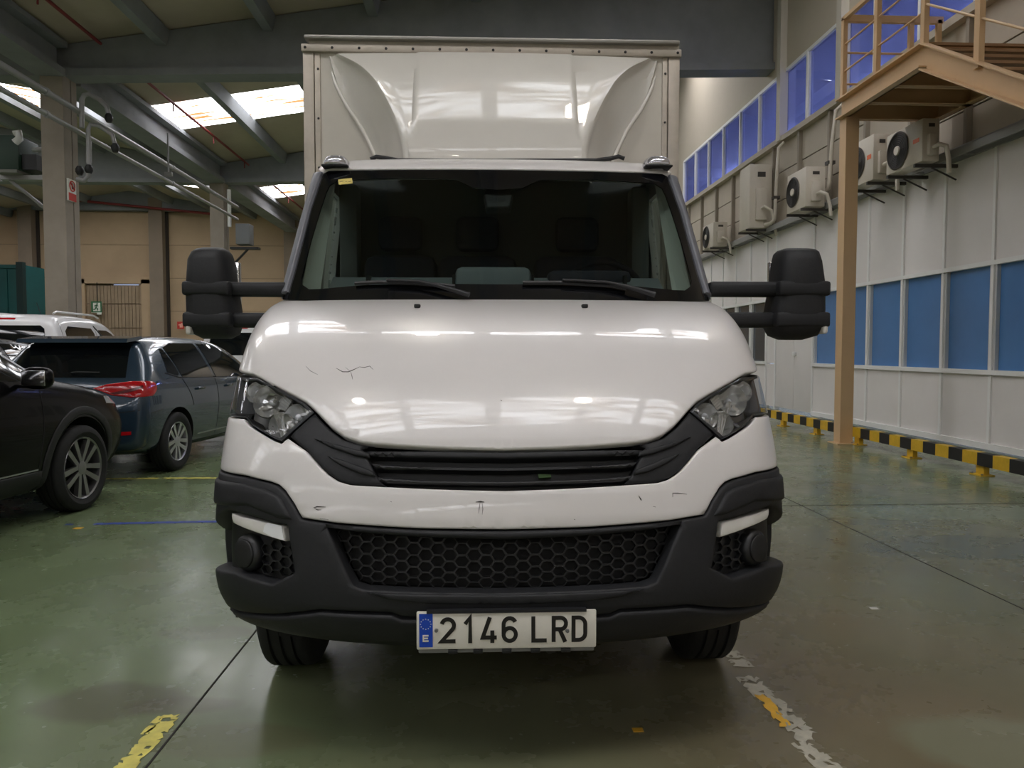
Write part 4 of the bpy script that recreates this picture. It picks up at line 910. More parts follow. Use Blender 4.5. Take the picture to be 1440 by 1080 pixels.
for a, b in (((631.5, 634, 643, 640), 0), ((654, 652, 661, 658.5), .2), ((673.5, 671, 681, 677.5), .3)):
    sl = I([(705, a[0]+2.5), (600, a[0]+1), (512+b*40, a[1]-1.5), (519+b*40, a[3]), (600, a[2]-1), (705, a[2]+.5)])
    panel('grille_slat', front, sym(sl), mat=satin if b else blackp, parent=gr, off=-.008, thick=.045, r=.006, res=.04)
gb = I([(758, 663), (776, 664), (777, 668), (759, 669)])
panel('green_patch', front, gb, mat=M('green_patch', (74, 110, 58), .5), parent=gr, off=-.03, thick=.012, r=0, res=.05, label='small green patch behind the grille slats')  # small green patch recessed behind the slats
# --- white centre bumper
vl = I([(344, 592)])[0][1]
wb_low = I([(314, 655), (344, 668), (380, 677), (392, 681.5), (401, 690), (413, 708), (424, 728), (475, 735.5), (589, 743), (705, 744.5)])
wt = [(s, v-.004) for s, v in grille_low[::-1]]
cb = wt[:-1]+I([(404, 616), (395, 623.5), (386, 620), (350, 598.5), (342, 588.5)])+[(-S9-.02, vl-.004), (-S9-.05, wb_low[0][1]+.012)]+wb_low
cbo = panel('bumper_centre', front, sym(cb), mat=white, parent=truck, off=0, thick=.03, r=.006, res=.03, label='white upper bumper with scuff marks')
# --- black bumper cover with recesses
vb = I([(311, 812), (316, 843), (329, 861), (341, 873), (409, 893), (457, 906), (583, 911), (705, 912)])
crease = I([(335, 835), (391, 865), (451, 859), (550, 863), (565, 869), (705, 870)])
bt = [(s, v-.005) for s, v in wb_low[::-1]]
bc = bt+[(-S9-.10, wb_low[0][1]+.004), (-S9-.10, vb[0][1]+.02), (-S9-.02, vb[0][1]-.03)]+[(s, v+.004) for s, v in crease]
fog = I([(322, 716), (360, 727), (404, 739), (408, 765), (414, 806), (383, 821), (330, 804), (320, 790), (317, 745)])
lg = I([(705, 759), (589, 755), (520, 750), (459, 742), (470, 765), (484, 798), (497, 824), (512, 829), (570, 832), (705, 834)])
lgs = sym(lg)
bump = panel('bumper_cover', front, sym(bc), [lgs, fog, mir(fog)], mat=blackp, parent=truck, off=.004, thick=.06, r=.009, res=.03)
lip = [(s, v-.004) for s, v in crease[::-1]]+[(-S9-.02, vb[0][1]-.036), (-S9-.10, vb[0][1]+.012), (-S9-.10, vb[1][1]), (-S9-.02, vb[1][1]-.01)]+vb[2:]
panel('bumper_lip', front, sym(lip), mat=blackp, parent=bump, off=.010, thick=.06, r=.010, res=.03)
# upper wheel-side trim (raised shoulder above the daylight lamp)
sh = I([(316, 667), (344, 679.5), (378, 689), (394, 697), (404, 714), (413, 731), (395, 729), (350, 711), (319, 704)])
for L in (sh, mir(sh)): panel('bumper_shoulder', front, L, mat=blackp, parent=bump, off=.014, thick=.02, r=.012, res=.025)
# lower centre shelf under the mesh
shelf = I([(705, 836), (570, 834.5), (515, 832), (549, 843), (600, 848), (705, 850)])
panel('bumper_shelf', front, sym(shelf), mat=blackp, parent=bump, off=.010, thick=.03, r=.006, res=.03)
def comb(name, surf, poly, cw, ch, off, parent, mat, th=.16, depth=.02):
    A = np.array(poly); lo = A.min(0); hi = A.max(0); V = []; F = []; row = 0; y = lo[1]
    cs = []
    while y < hi[1]+ch:
        x = lo[0]+(cw*.75 if row % 2 else 0)
        while x < hi[0]+cw: cs.append((x, y)); x += cw*1.5
        y += ch*.5; row += 1
    C = np.array(cs); C = C[inpoly(C, poly)]
    for c in C:
        o = [(c[0]+cw*.5*math.cos(PI/3*k), c[1]+ch*.577*math.sin(PI/3*k)) for k in range(6)]
        i = [(c[0]+(p[0]-c[0])*(1-th), c[1]+(p[1]-c[1])*(1-th*1.25)) for p in o]
        q = np.array(o+i+i); n = len(V); P = surf.ev(q[:, 0], q[:, 1]); N = surf.nrm(q[:, 0], q[:, 1]); dd = np.array([0]*12+[-depth]*6)
        P = P+N*(off+dd)[:, None]; V += list(P)
        for k in range(6):
            k2 = (k+1) % 6; F += [(n+k, n+k2, n+6+k2, n+6+k), (n+6+k, n+6+k2, n+12+k2, n+12+k)]
    return mesh_obj(name, V, F, mat, parent, None, None, 'stuff')
lowback = panel('lower_grille', front, [(s, v) for s, v in lgs], mat=pitch, parent=truck, off=-.07, thick=.01, r=0, res=.06)
comb('honeycomb_mesh', front, lgs, .050, .036, -.05, lowback, darkp, .14, .012)
for sg in (0, 1):
    f = mir(fog) if sg else fog; t = (lambda L: mir(L)) if sg else (lambda L: L)
    fb = panel('fog_recess', front, f, mat=darkp, parent=bump, off=-.05, thick=.01, r=0, res=.04)
    comb('honeycomb_mesh', front, t(I([(352, 758), (404, 770), (409, 803), (383, 815), (352, 806)])), .05, .034, -.035, fb, darkp, .13)
    drl = t(I([(321.5, 721.5), (360, 732), (396, 740), (398.5, 761.5), (360, 750), (323.5, 735)]))
    dl = panel('daylight_lamp', front, drl, mat=lampwhite, parent=truck, off=-.008, thick=.05, r=.004, res=.02, label='narrow white lamp in the bumper corner')
    if not sg:
        panel('torn_tape', front, I([(370, 739), (375, 735), (394, 739.5), (397.5, 760), (380, 755), (368, 748)]), mat=M('tape_white', (232, 234, 236), .35), parent=dl, off=-.006, thick=.003, r=0, res=.02, label='bright torn repair tape')
    c = t(I([(338, 779)]))[0]
    ring = [(c[0]+.062*math.cos(a), c[1]+.062*math.sin(a)) for a in np.linspace(0, 2*PI, 28)[:-1]]
    panel('fog_blank', front, ring, mat=satin, parent=bump, off=-.012, thick=.04, r=.02, res=.02)
    ring2 = [(c[0]+.046*math.cos(a), c[1]+.046*math.sin(a)) for a in np.linspace(0, 2*PI, 24)[:-1]]
    panel('fog_cap', front, ring2, mat=darkp, parent=bump, off=-.006, thick=.01, r=.004, res=.02)
    # --- headlamp
    lens = t(I([(362, 531), (389, 545), (412, 557), (430, 567.5), (440.5, 579), (404, 611), (395, 619), (386, 616), (351, 595.5), (344.5, 586)])+[(-S9-.012, I([(344, 592)])[0][1]+.003), (-S9-.012, I([(348, 530)])[0][1])])
    hd = panel('headlamp', front, lens, mat=greyrefl, parent=truck, off=-.085, thick=.02, r=0, res=.04)
    panel('headlamp_bezel', front, lens, [[(np.mean([p[0] for p in lens])+(s-np.mean([p[0] for p in lens]))*.93, np.mean([p[1] for p in lens])+(v-np.mean([p[1] for p in lens]))*.92) for s, v in lens]], mat=darkp, parent=hd, off=-.006, thick=.07, r=0, res=.02)
    for (cx, cy, rr, dp) in ((372, 562, .052, .05), (353, 549, .034, .035), (412, 584, .040, .03), (388, 596, .038, .03)):
        q = t(I([(cx, cy)]))[0]; P = front.ev(*q); N = front.nrm(*[np.array(k) for k in q]); N = Vector(N).lerp(Vector((0, -1, 0)), .55).normalized()
        mb = MB(); pr = [(-dp*(1-(k/7)**2), rr*k/7+.002) for k in range(8)]+[(.004, rr+.004), (-.004, rr+.008)]
        mb.lathe(pr, 'z', 24); rot = Vector((0, 0, 1)).rotation_difference(N).to_matrix(); ctr = Vector(P)+N*(-.05+dp*.4)
        mb.v = [tuple(rot @ Vector(p)+ctr) for p in mb.v]; mb.build('reflector', lampchrome, hd, 60)
        b = MB().lathe([(0, .001), (.0, .008), (.02, .012), (.028, .007), (.03, .001)], 'z', 12); b.v = [tuple(rot @ Vector(p)+ctr-N*dp*.85) for p in b.v]; b.build('bulb', M('bulb_glass', (210, 212, 214), .1), hd, 60)
    rd = random.Random(11+sg)
    for k in range(26):    # small mirror facets between the bowls
        cx, cy = rd.uniform(352, 428), rd.uniform(540, 606)
        if not (cy > 534+max(0, cx-362)*.58 and cy < 588+max(0, cx-346)*.62 and cy < 612-max(0, cx-396)*.75): continue
        q = t(I([(cx, cy)]))[0]; P = Vector(front.ev(*q))+Vector(front.nrm(np.array(q[0]), np.array(q[1])))*-.045; a_ = rd.uniform(0, PI); w2, h2_ = rd.uniform(.008, .02), rd.uniform(.003, .007)
        rt = Euler((rd.uniform(-.5, .9), rd.uniform(-.4, .4), 0)).to_matrix() @ Matrix.Rotation(a_, 3, 'Y')
        mbx = MB().box((-w2, -.003, -h2_), (w2, .003, h2_)); mbx.v = [tuple(rt @ Vector(p)+P) for p in mbx.v]; mbx.build('reflector_facet', lampchrome, hd)
    for k in range(6):     # ribbed divider between the two bowls
        a = t(I([(386+k*2.0, 566-k*4.0), (396+k*2, 572-k*3.0)])); pp = [front.ev(*q)+front.nrm(np.array(q[0]), np.array(q[1]))*-.03 for q in a]
        TUBE('reflector_rib', pp, .006, lampchrome, hd, 6)
    for k in range(3):
        a = t(I([(378+k*6, 570+k*4), (384+k*4, 590), (391+k*1.5, 612)])); pp = [front.ev(*q)+front.nrm(np.array(q[0]), np.array(q[1]))*-.028 for q in a]
        TUBE('reflector_rib', pp, .005, lampchrome, hd, 6)
    panel('lens', front, lens, mat=clearlens, parent=hd, off=0, thick=.006, r=.006, res=.03)
    # --- fender, door, cab side
    sgn = 1 if sg else -1
    def sp(y, z): return front.side(y, z, sgn)
    arc = [sp(.93+.43*math.cos(a), .36+.43*math.sin(a)) for a in np.linspace(PI-.1, .1, 22)]
    fd = [(sgn*(S9+.055), I([(312, 652)])[0][1]+.014), (sgn*(S9+.025), vl), (sgn*(S9+.03), vh-.02), (sgn*(S9+.31), front.vz(1.385)), (sgn*(S9+.63), front.vz(1.485)), sp(1.36, 1.49), sp(1.36, .52)]+arc[::-1]+[(sgn*(S9+.105), front.vz(.62)), (sgn*(S9+.105), I([(312, 652)])[0][1]+.01)]
    panel('fender', front, fd, mat=white, parent=truck, off=0, thick=.03, r=.006, res=.04)
    dr = panel('door', front, [sp(1.37, .5), sp(1.37, 1.52), sp(2.14, 1.52), sp(2.14, .5)], mat=white, parent=truck, off=0, thick=.04, r=.008, res=.05)
    h = sp(2.0, 1.2); hp = front.ev(*h); MB().box((hp[0]-.02, 1.9, 1.17), (hp[0]+.035*sgn, 2.08, 1.21), .008).build('door_handle', blackp, dr, 40)
    def wp(y, z): return ws.side(y, z, sgn)
    zz = np.linspace(1.50, 2.20, 7)
    fr = [(sgn*(ws.s90+.05), ws.vz(z)) for z in zz]+[(sgn*(ws.s90+.1), ws.vz(2.24)), wp(2.16, 2.24), wp(2.16, 1.5)]
    hole = [(sgn*(ws.s90+.13), ws.vz(1.56)), (sgn*(ws.s90+.13), ws.vz(1.8)), (sgn*(ws.s90+.14), ws.vz(2.06)), (sgn*(ws.s90+.2), ws.vz(2.13)), wp(2.02, 2.13), wp(2.06, 1.56)]
    panel('cab_side', ws, fr, [hole], mat=white, parent=truck, off=0, thick=.04, r=.004, res=.06)
    panel('side_window', ws, hole, mat=wsglass, parent=truck, off=-.01, thick=.006, r=0, res=.08)
    # A-pillar strip and door seal
    zs = np.linspace(1.487, 2.215, 9)
    ia = ws.inv([(400, 421), (404, 410), (413, 380), (425, 335), (436, 292), (446, 262), (454, 243)])
    e0 = [(s, v) for s, v in ia]; e1 = [(-(ws.s90-.005), v+.002) for s, v in ia[::-1]]
    st = e0+e1; st = mir(st) if sg else st
    panel('pillar_strip', ws, st, mat=pillargrey, parent=truck, off=.012, thick=.04, r=.006, res=.03)
    sl = [(sgn*(ws.s90-.003), v) for s, v in ia]+[(sgn*(ws.s90+.048), v) for s, v in ia[::-1]]
    panel('pillar_seal', ws, sl, mat=satin, parent=truck, off=.006, thick=.03, r=.006, res=.03)
# --- windscreen, roof
wo = [(0, ws.vz(1.487))]+[ws.inv([(550, 422)])[0]]+[(s+.004, v) for s, v in ia]+ws.inv([(462, 239.5), (520, 238.5), (600, 238), (700, 238)])
wo[1] = (wo[1][0], wo[0][1])
wi = ws.inv([(700, 399), (600, 398), (511, 400), (450, 405.5), (434, 406), (425, 400), (423, 391), (436, 340), (450, 294), (458, 270), (463, 260), (473, 253.5), (560, 249), (640, 251), (665, 263), (700, 266)])
woS = sym(wo); wiS = sym(wi)
frit = panel('windscreen_border', ws, woS, [wiS], mat=M('frit_black', (14, 15, 18), .12, coat=.5), parent=truck, off=-.004, thick=.006, r=0, res=.03, label='black printed glass border')
panel('windscreen', ws, wiS, mat=wsglass, parent=truck, off=-.004, thick=.006, r=0, res=.035)
vt = wo[-1][1]+.004
rf = [(0, vt)]+[(s, v+.004) for s, v in ws.inv([(600, 237.5), (520, 238), (462, 239), (454, 242)])]+[(-(ws.s90+.05), ws.vz(2.21)), (-(ws.s90+.02), ws.vmax-.2), (-(ws.s90+.02), ws.vmax), (0, ws.vmax)]
panel('cab_roof', ws, sym(rf), mat=white, parent=truck, off=0, thick=.03, r=.006, res=.035)
panel('sticker', ws, ws.inv([(475.5, 252.5), (495, 250.5), (496, 258), (476.5, 260)]), mat=yellowM, parent=truck, off=.001, thick=.001, r=0, res=.03, label='small yellowish windscreen sticker')
for k, (a, b) in enumerate(((478, 483), (486, 488), (490, 494))):
    ribbon('sticker_print', ws, ws.inv([(a, 255.8), (b, 255.2)]), .007, M('print_brown', (96, 82, 50), .6), truck, .002)
mv = ws.inv([(690, 240), (712, 240), (722, 266), (718, 285), (684, 285), (680, 266)])
panel('sensor_pod', ws, mv, mat=darkp, parent=truck, off=-.03, thick=.04, r=.01, res=.03)
# cowl below the screen
BOX('cowl', (-.78, 1.0, 1.44), (.78, 1.16, 1.48), darkp, truck, .01)
# wipers
for bl, arm in (([(500, 401), (530, 399.5), (580, 400), (640, 405)], [(545, 400), (590, 402), (620, 409), (660, 421)]), ([(735, 400), (790, 400), (860, 404), (880, 408)], [(790, 400), (850, 403), (878, 409), (918, 421)])):
    w_ = TUBE('wiper_arm', [ws.ev(*q)+ws.nrm(np.array(q[0]), np.array(q[1]))*.03 for q in ws.inv(arm)], [.006, .007, .009, .012], satin, truck, 8)
    TUBE('wiper_blade', [ws.ev(*q)+ws.nrm(np.array(q[0]), np.array(q[1]))*.012 for q in ws.inv(bl)], .009, darkp, w_, 6)
# washer jets
for px in (587, 822):
    q = I([(px, 432)])[0]; P = front.ev(*q); MB().box(P+np.array((-.012, -.02, -.004)), P+np.array((.012, .015, .012)), .004).build('washer_jet', darkp, hood, 40)
# scuffs and cracks in the paint
scr = M('scuff', (62, 58, 56), .8)
for L, wd, par in (([(669, 706), (676, 705.5), (681, 706)], .005, cbo), ([(675, 707), (674, 714), (673, 722)], .0022, cbo), ([(678, 707), (679, 716), (678, 724)], .0018, cbo), ([(441, 714), (446, 712.5), (458, 713)], .004, cbo), ([(442, 715), (447, 717), (452, 717)], .003, cbo),
                   ([(473, 518), (482, 523), (490, 523), (495, 521), (505, 516.5)], .003, hood), ([(493, 522), (495, 529), (496, 534)], .002, hood), ([(505, 516), (512, 517), (520, 515), (525, 520)], .002, hood), ([(430, 515), (437, 522), (447, 527)], .0015, hood), ([(486, 517), (492, 522)], .002, hood),
                   ([(946, 699), (946, 693.5), (953, 693.5), (966, 695)], .0025, cbo), ([(898, 697), (901, 702), (902, 704)], .004, cbo), ([(807, 730), (809, 731)], .004, cbo), ([(450, 729), (462, 730.5)], .003, cbo), ([(549, 705), (551, 706)], .004, cbo), ([(918, 712), (922, 713)], .003, cbo), ([(704, 563), (706, 564)], .006, hood)):
    ribbon('scuff', front, I(L), wd, scr, par)
# --- number plate
a = tY(585.5, 861, -.03); b = tY(838.5, 918, -.03)
PX0, PX1, PZ1, PZ0 = a[0], b[0], a[2], b[2]
zt = tY(700, 912.5, -.03)[2]
plate = BOX('number_plate', (PX0, -.03, zt), (PX1, -.018, PZ1), plateM, truck, .004)
BOX('plate_bracket', (PX0+.004, -.016, PZ0), (PX1-.004, .06, zt+.05), M('bracket_grey', (128, 128, 128), .5), plate, .004)
MB().box((PX0+.03, -.034, PZ1-.004), (PX1-.03, -.014, PZ1+.004)).build('plate_clip_rail', blackp, plate)
for k in (.2, .34, .5, .66, .83): BOX('clip', (PX0+(PX1-PX0)*k-.014, -.03, PZ0+.002), (PX0+(PX1-PX0)*k+.014, -.014, zt-.002), darkp, plate, .002)
u = (PX1-PX0)/1262.0        # plate width in units of the tracing (from 76 to 1338)
def pc(x, y): return (PX0+(x-76)*u, PZ1-(y-96)*u)
def strokes(name, paths, wd, mat, parent, y0, h=.0012):
    V = []; F = []
    for L in paths:
        closed = L[0] == L[-1]; L = [p for i_, p in enumerate(L) if i_ == 0 or math.hypot(p[0]-L[i_-1][0], p[1]-L[i_-1][1]) > .5]; A = np.array([pc(*p) for p in (L[:-1] if closed else L)]); n = len(A)
        if closed: prv = np.roll(A, 1, 0); nxt = np.roll(A, -1, 0)
        else: prv = np.vstack([2*A[0]-A[1], A[:-1]]); nxt = np.vstack([A[1:], 2*A[-1]-A[-2]])
        d1 = (A-prv)/np.linalg.norm(A-prv, axis=1)[:, None]; d2 = (nxt-A)/np.linalg.norm(nxt-A, axis=1)[:, None]
        n1 = np.stack([-d1[:, 1], d1[:, 0]], 1); n2 = np.stack([-d2[:, 1], d2[:, 0]], 1); m = n1+n2; m /= np.linalg.norm(m, axis=1)[:, None]
        sc = wd*u/2/np.clip((m*n1).sum(1), .45, 1); l = A+m*sc[:, None]; r = A-m*sc[:, None]; k0 = len(V)
        for i in range(n): V += [(l[i][0], y0-h, l[i][1]), (r[i][0], y0-h, r[i][1]), (l[i][0], y0+.001, l[i][1]), (r[i][0], y0+.001, r[i][1])]
        for i in range(n if closed else n-1):
            p, q = k0+4*i, k0+4*((i+1) % n); F += [(p, p+1, q+1, q), (p, q, q+2, p+2), (p+1, p+3, q+3, q+1)]
        if not closed: F += [(k0, k0+2, k0+3, k0+1), (k0+4*n-4, k0+4*n-3, k0+4*n-1, k0+4*n-2)]
    o = mesh_obj(name, V, F, mat, parent); bm = bmesh.new(); bm.from_mesh(o.data); bmesh.ops.recalc_face_normals(bm, faces=bm.faces); bm.to_mesh(o.data); bm.free(); return o
def arcp(cx, cy, rx, ry, a0, a1, n=14): return [(cx+rx*math.cos(math.radians(a)), cy-ry*math.sin(math.radians(a))) for a in np.linspace(a0, a1, n)]
y0 = -.0305
MB().box((*pc(95, 108)[:1], -.0312, pc(95, 344)[1]), (pc(189, 108)[0], -.029, pc(95, 108)[1])).build('plate_blue_band', plateB, plate)
strokes('plate_digit', [arcp(294, 192, 43, 44, 165, -20)+[(325, 222), (251, 305), (348, 305)]], 28, plateK, plate, y0)          # 2
strokes('plate_digit', [[(415, 184), (450, 138), (450, 320)]], 28, plateK, plate, y0)                                              # 1
strokes('plate_digit', [[(588, 138), (538, 282), (636, 282)], [(605, 232), (605, 321)]], 28, plateK, plate, y0)                    # 4
strokes('plate_digit', [arcp(727, 262, 43, 46, 0, 360, 24), arcp(727, 192, 43, 46, 25, 180, 14)+[(684, 262)]], 28, plateK, plate, y0)  # 6
strokes('plate_letter', [[(893, 136), (893, 308), (987, 308)]], 28, plateK, plate, y0)                                             # L
strokes('plate_letter', [[(1036, 320), (1036, 148), (1085, 148)]+arcp(1085, 189, 38, 41, 90, -90, 12)+[(1036, 230)], [(1078, 232), (1118, 320)]], 28, plateK, plate, y0)  # R
strokes('plate_letter', [[(1176, 148), (1212, 148)]+arcp(1212, 196, 47, 48, 90, 0, 8)+arcp(1212, 260, 47, 48, 0, -90, 8)+[(1176, 308), (1176, 148)]], 28, plateK, plate, y0)  # D
strokes('country_letter', [[(160, 262), (124, 262), (124, 300), (160, 300)], [(124, 281), (156, 281)]], 10, plateM, plate, y0-.001)
sv = []; sf = []
for k in range(12):
    cx, cz = pc(141+36*math.sin(PI/6*k), 180-36*math.cos(PI/6*k)); n = len(sv)
    for j in range(10):
        rr = (5.6 if j % 2 == 0 else 2.4)*u; sv.append((cx+rr*math.sin(PI/5*j), y0-.002, cz+rr*math.cos(PI/5*j)))
    sf.append(tuple(range(n, n+10)))
mesh_obj('star_ring', sv, sf, plateM, plate)
for x, y in ((214, 226), (1133, 242)):
    c = pc(x, y); MB().lathe([(-.036, .0005), (-.036, .005), (-.030, .0062)], 'y', 14, (c[0], 0, c[1])).build('plate_screw', steel, plate, 40)
# --- mirrors
def mirror(tab, arms, sg, ind):
    ym = 1.20; V = []; F = []; n = 28
    rows = [(tY(x0, yy, ym), tY(x1, yy, ym), dp) for yy, x0, x1, dp in tab]
    for k, (p, q, dp) in enumerate(rows):
        cx = (p[0]+q[0])/2; hx = (q[0]-p[0])/2
        for j in range(n):
            a = 2*PI*j/n; c, s = math.cos(a), math.sin(a)
            V.append((cx+hx*math.copysign(abs(c)**.5, c), ym+dp*math.copysign(abs(s)**(.75 if s < 0 else .4), s), p[2]))
    m = len(rows)
    for k in range(m-1):
        for j in range(n): F.append((k*n+j, (k+1)*n+j, (k+1)*n+(j+1) % n, k*n+(j+1) % n))
    F += [tuple(range(n)), tuple(range(m*n-1, (m-1)*n-1, -1))]
    mo = mesh_obj('wing_mirror', V, F, blackp, truck); bm = bmesh.new(); bm.from_mesh(mo.data); bmesh.ops.recalc_face_normals(bm, faces=bm.faces); bm.to_mesh(mo.data); bm.free()
    mo.data.polygons.foreach_set('use_smooth', [True]*len(mo.data.polygons)); mo.data.set_sharp_from_angle(angle=math.radians(50))
    for yt, yb_, xo, xi, xc in arms:
        A = tY(xo, yt, ym); B = tY(xi, yb_, ym); C = tY(xc, yb_, ym); z1, z0 = A[2], B[2]
        MB().box((min(A[0], B[0])+.004, ym-.104, z0), (max(A[0], B[0])-.004, ym+.06, z1), .014).build('arm_band', blackp, mo, 45)
        MB().box((min(B[0], C[0])-.05, ym-.06, z0), (max(B[0], C[0])+.05, ym+.03, z1), .02).build('mirror_arm', blackp, mo, 45)
    x0, x1, ya, yb_ = ind; P = tY(x0, ya, ym-.03); Q = tY(x1, yb_, ym-.03)
    MB().box((P[0], ym-.1, Q[2]), (Q[0], ym+.05, P[2]), .012).build('mirror_indicator', lampwhite, mo, 45)
    cx = sum(p[0]+q[0] for p, q, d in rows)/(2*m); MB().box((cx-.09, ym+.075, rows[-3][0][2]+.02), (cx+.09, ym+.11, rows[2][0][2]-.03), .005).build('mirror_glass', chrome, mo, 45)
mirror([(350, 1102, 1138, .03), (352, 1096, 1144, .06), (356, 1093, 1147, .085), (369, 1090.5, 1150, .10), (398, 1088, 1154, .105), (418, 1083.5, 1155, .10), (437, 1080.5, 1155, .105), (461, 1079.5, 1152, .10), (472, 1083.5, 1146, .075), (478, 1096, 1127, .03)],
       [(397.5, 418, 1156.5, 1083, 1008), (440, 461, 1156, 1079, 1020)], 1, (1148, 1155.5, 453, 470))
mirror([(349, 285, 314, .03), (351.5, 278, 319, .06), (356, 273.5, 322, .085), (367, 269, 325, .10), (397, 267, 328.5, .105), (419, 266, 333, .10), (440, 267, 336, .105), (459, 271, 335.5, .10), (470, 275.5, 334, .075), (476.5, 287, 324, .03)],
       [(397.5, 417.5, 265.5, 334, 396), (440, 461, 266.5, 336, 384)], -1, (268.5, 276, 452, 471))
# --- roof marker lamps, seal
for x0, x1, y0_, y1_ in ((455.5, 493, 219.5, 235.5), (903, 941.5, 220.5, 236)):
    yy = 1.5; A = tY(x0, y0_, yy); B = tY(x1, y1_, yy); cx = (A[0]+B[0])/2; cz = B[2]; hx = (B[0]-A[0])/2; hz = A[2]-B[2]
    bm = bmesh.new(); bmesh.ops.create_uvsphere(bm, u_segments=24, v_segments=12, radius=1)
    for q in bm.verts:
        x, y, z = q.co; q.co = (cx+hx*math.copysign(abs(x)**.6, x)*(1-.18*max(z, 0)), yy+.085*y, cz+hz*(math.copysign(abs(z)**.7, z) if z > 0 else .25*z))
    me = bpy.data.meshes.new('marker_lamp'); bm.to_mesh(me); bm.free(); me.materials.append(M('marker_chrome', (205, 205, 212), .15, metal=.75)); me.polygons.foreach_set('use_smooth', [True]*len(me.polygons))
    mk = link('marker_lamp', me, truck)
    MB().box((cx-hx*.98, yy-.075, cz-.012), (cx+hx*.98, yy+.10, cz-.002), .004).build('lamp_base', blackp, mk, 40)
TUBE('fairing_seal', [tY(x, y, 1.66) for x, y in ((521, 224), (529, 220.5), (540, 222), (560, 225.5), (630, 225.8), (697, 226.2), (760, 225.8), (838, 225.5), (858, 223), (870, 220), (878, 223))], .011, darkp, truck, 8)
# --- roof fairing
rows = [(2.27, 1.885, .49, .63), (2.36, 1.88, .495, .65), (2.44, 1.885, .505, .68), (2.50, 1.90, .52, .71), (2.58, 1.925, .55, .75), (2.71, 1.965, .61, .84), (2.84, 2.01, .685, .90), (2.93, 2.05, .77, .925), (2.985, 2.085, .865, .94), (3.01, 2.11, .90, .945)]
rows = [(1.3+(r_[0]-1.3)*.980,)+r_[1:] for r_ in rows]
R = np.array(rows); zz = np.linspace(R[0, 0], R[-1, 0], 40); yf, xf, xo = [np.interp(zz, R[:, 0], R[:, k]) for k in (1, 2, 3)]
for arr in (yf, xf, xo):
    for _ in range(3): arr[1:-1] = .25*arr[:-2]+.5*arr[1:-1]+.25*arr[2:]
V = []; F = []
for i in range(len(zz)):
    xcr = min(.435+.015*(1-(zz[i]-2.32)/.7), xf[i]-.03); raise_ = .016*min(1, max(0, (zz[i]-2.44)/.1))
    half = [(0, -raise_), (xcr*.5, -raise_), (xcr-.03, -raise_), (xcr-.006, -raise_*.9), (xcr+.010, -.0), (xcr*.6+xf[i]*.4, 0), (xf[i]-.035, .0), (xf[i]-.012, .004), (xf[i]+.002, .018)]
    pts = [(x, yf[i]+.03*(x/.9)**2+d) for x, d in half]
    yb_ = 2.195; x2 = xo[i]; a0 = pts[-1]
    for t_ in (.12, .3, .5, .7, .86): pts.append((a0[0]+(x2-a0[0])*(t_**1.5), a0[1]+(yb_-a0[1])*(t_**.8)))
    pts += [(x2-.004, yb_-.02), (x2+.004, yb_+.003)]
    full = [(-x, y) for x, y in pts[::-1][:-1]]+pts
    V += [(x, y, zz[i]) for x, y in full]
nc = len(full)
for i in range(len(zz)-1):
    for j in range(nc-1): F.append((i*nc+j, i*nc+j+1, (i+1)*nc+j+1, (i+1)*nc+j))
top = len(zz)-1; n0 = len(V); V += [(V[top*nc+j][0], 2.198, zz[-1]+.004) for j in range(nc)]
F += [(top*nc+j, top*nc+j+1, n0+j+1, n0+j) for j in range(nc-1)]
fair = mesh_obj('roof_fairing', V, F, fairwhite, truck, 38)
for sg in (-1, 1):       # thin side fins
    pts = [(sg*(np.interp(z, R[:, 0], R[:, 3])+.003), 2.12-.10*(2.95-z)/.55, z) for z in np.linspace(2.33, 2.86, 9)]
    TUBE('fairing_fin', pts, [.003]+[.011]*7+[.003], fairwhite, fair, 8)
# --- cargo box
bx0, bx1 = -1.125, 1.085; by = 2.2; bzt = 3.10
A = tY(427.5, 66, by); B = tY(954.5, 66, by); bx0, bx1 = A[0], B[0]; bzt = tY(690, 75.5, by-.02)[2]; bztop = tY(690, 65, by-.02)[2]; bcap = tY(690, 52.5, by-.04)[2]
box = BOX('cargo_box', (bx0+.02, by+.02, .95), (bx1-.02, by+4.1, bztop-.01), boxwhite, truck)
for x0, x1 in ((427.5, 442.5), (443.5, 451.5), (930.5, 938), (939, 954.5)):
    P = tY(x0, 200, by); Q = tY(x1, 200, by); BOX('corner_post', (P[0], by-.005 if abs(x1-x0) > 10 else by-.002, 1.0), (Q[0], by+.05, bzt), alu, box, .004)
BOX('front_panel', (bx0+.09, by+.008, 1.0), (bx1-.09, by+.03, bzt), boxwhite, box)
rail = BOX('top_rail', (bx0-.012, by-.02, bzt), (bx1+.012, by+.06, bztop), alu, box, .004)
for k in range(15):
    x = bx0+.01+(bx1-bx0-.02)*k/14; MB().lathe([(by-.024, .0004), (by-.024, .006), (by-.019, .009)], 'y', 10, (x, 0, (bzt+bztop)/2)).build('rivet', darkp, rail, 40)
for sg, xx in ((0, bx0+.078), (1, bx1-.078)):
    for k in range(3):
        z = 2.35+.28*k; MB().lathe([(by-.008, .0004), (by-.008, .005), (by-.003, .007)], 'y', 10, (xx, 0, z)).build('rivet', darkp, box, 40)
BOX('roof_band', (bx0+.03, by-.012, bztop), (bx1-.0, by+.5, bcap-.02), alu, box)
BOX('roof_cap', (bx0+.01, by-.045, bcap-.022), (bx1-.005, by+4.1, bcap), M('cap_alu', (150, 148, 142), .4, metal=.5), box, .006)
for x in (bx0, bx1):
    for k in range(9): BOX('side_rib', (x-.004, by+.05+.45*k, .97), (x+.004, by+.09+.45*k, bztop), alu, box)
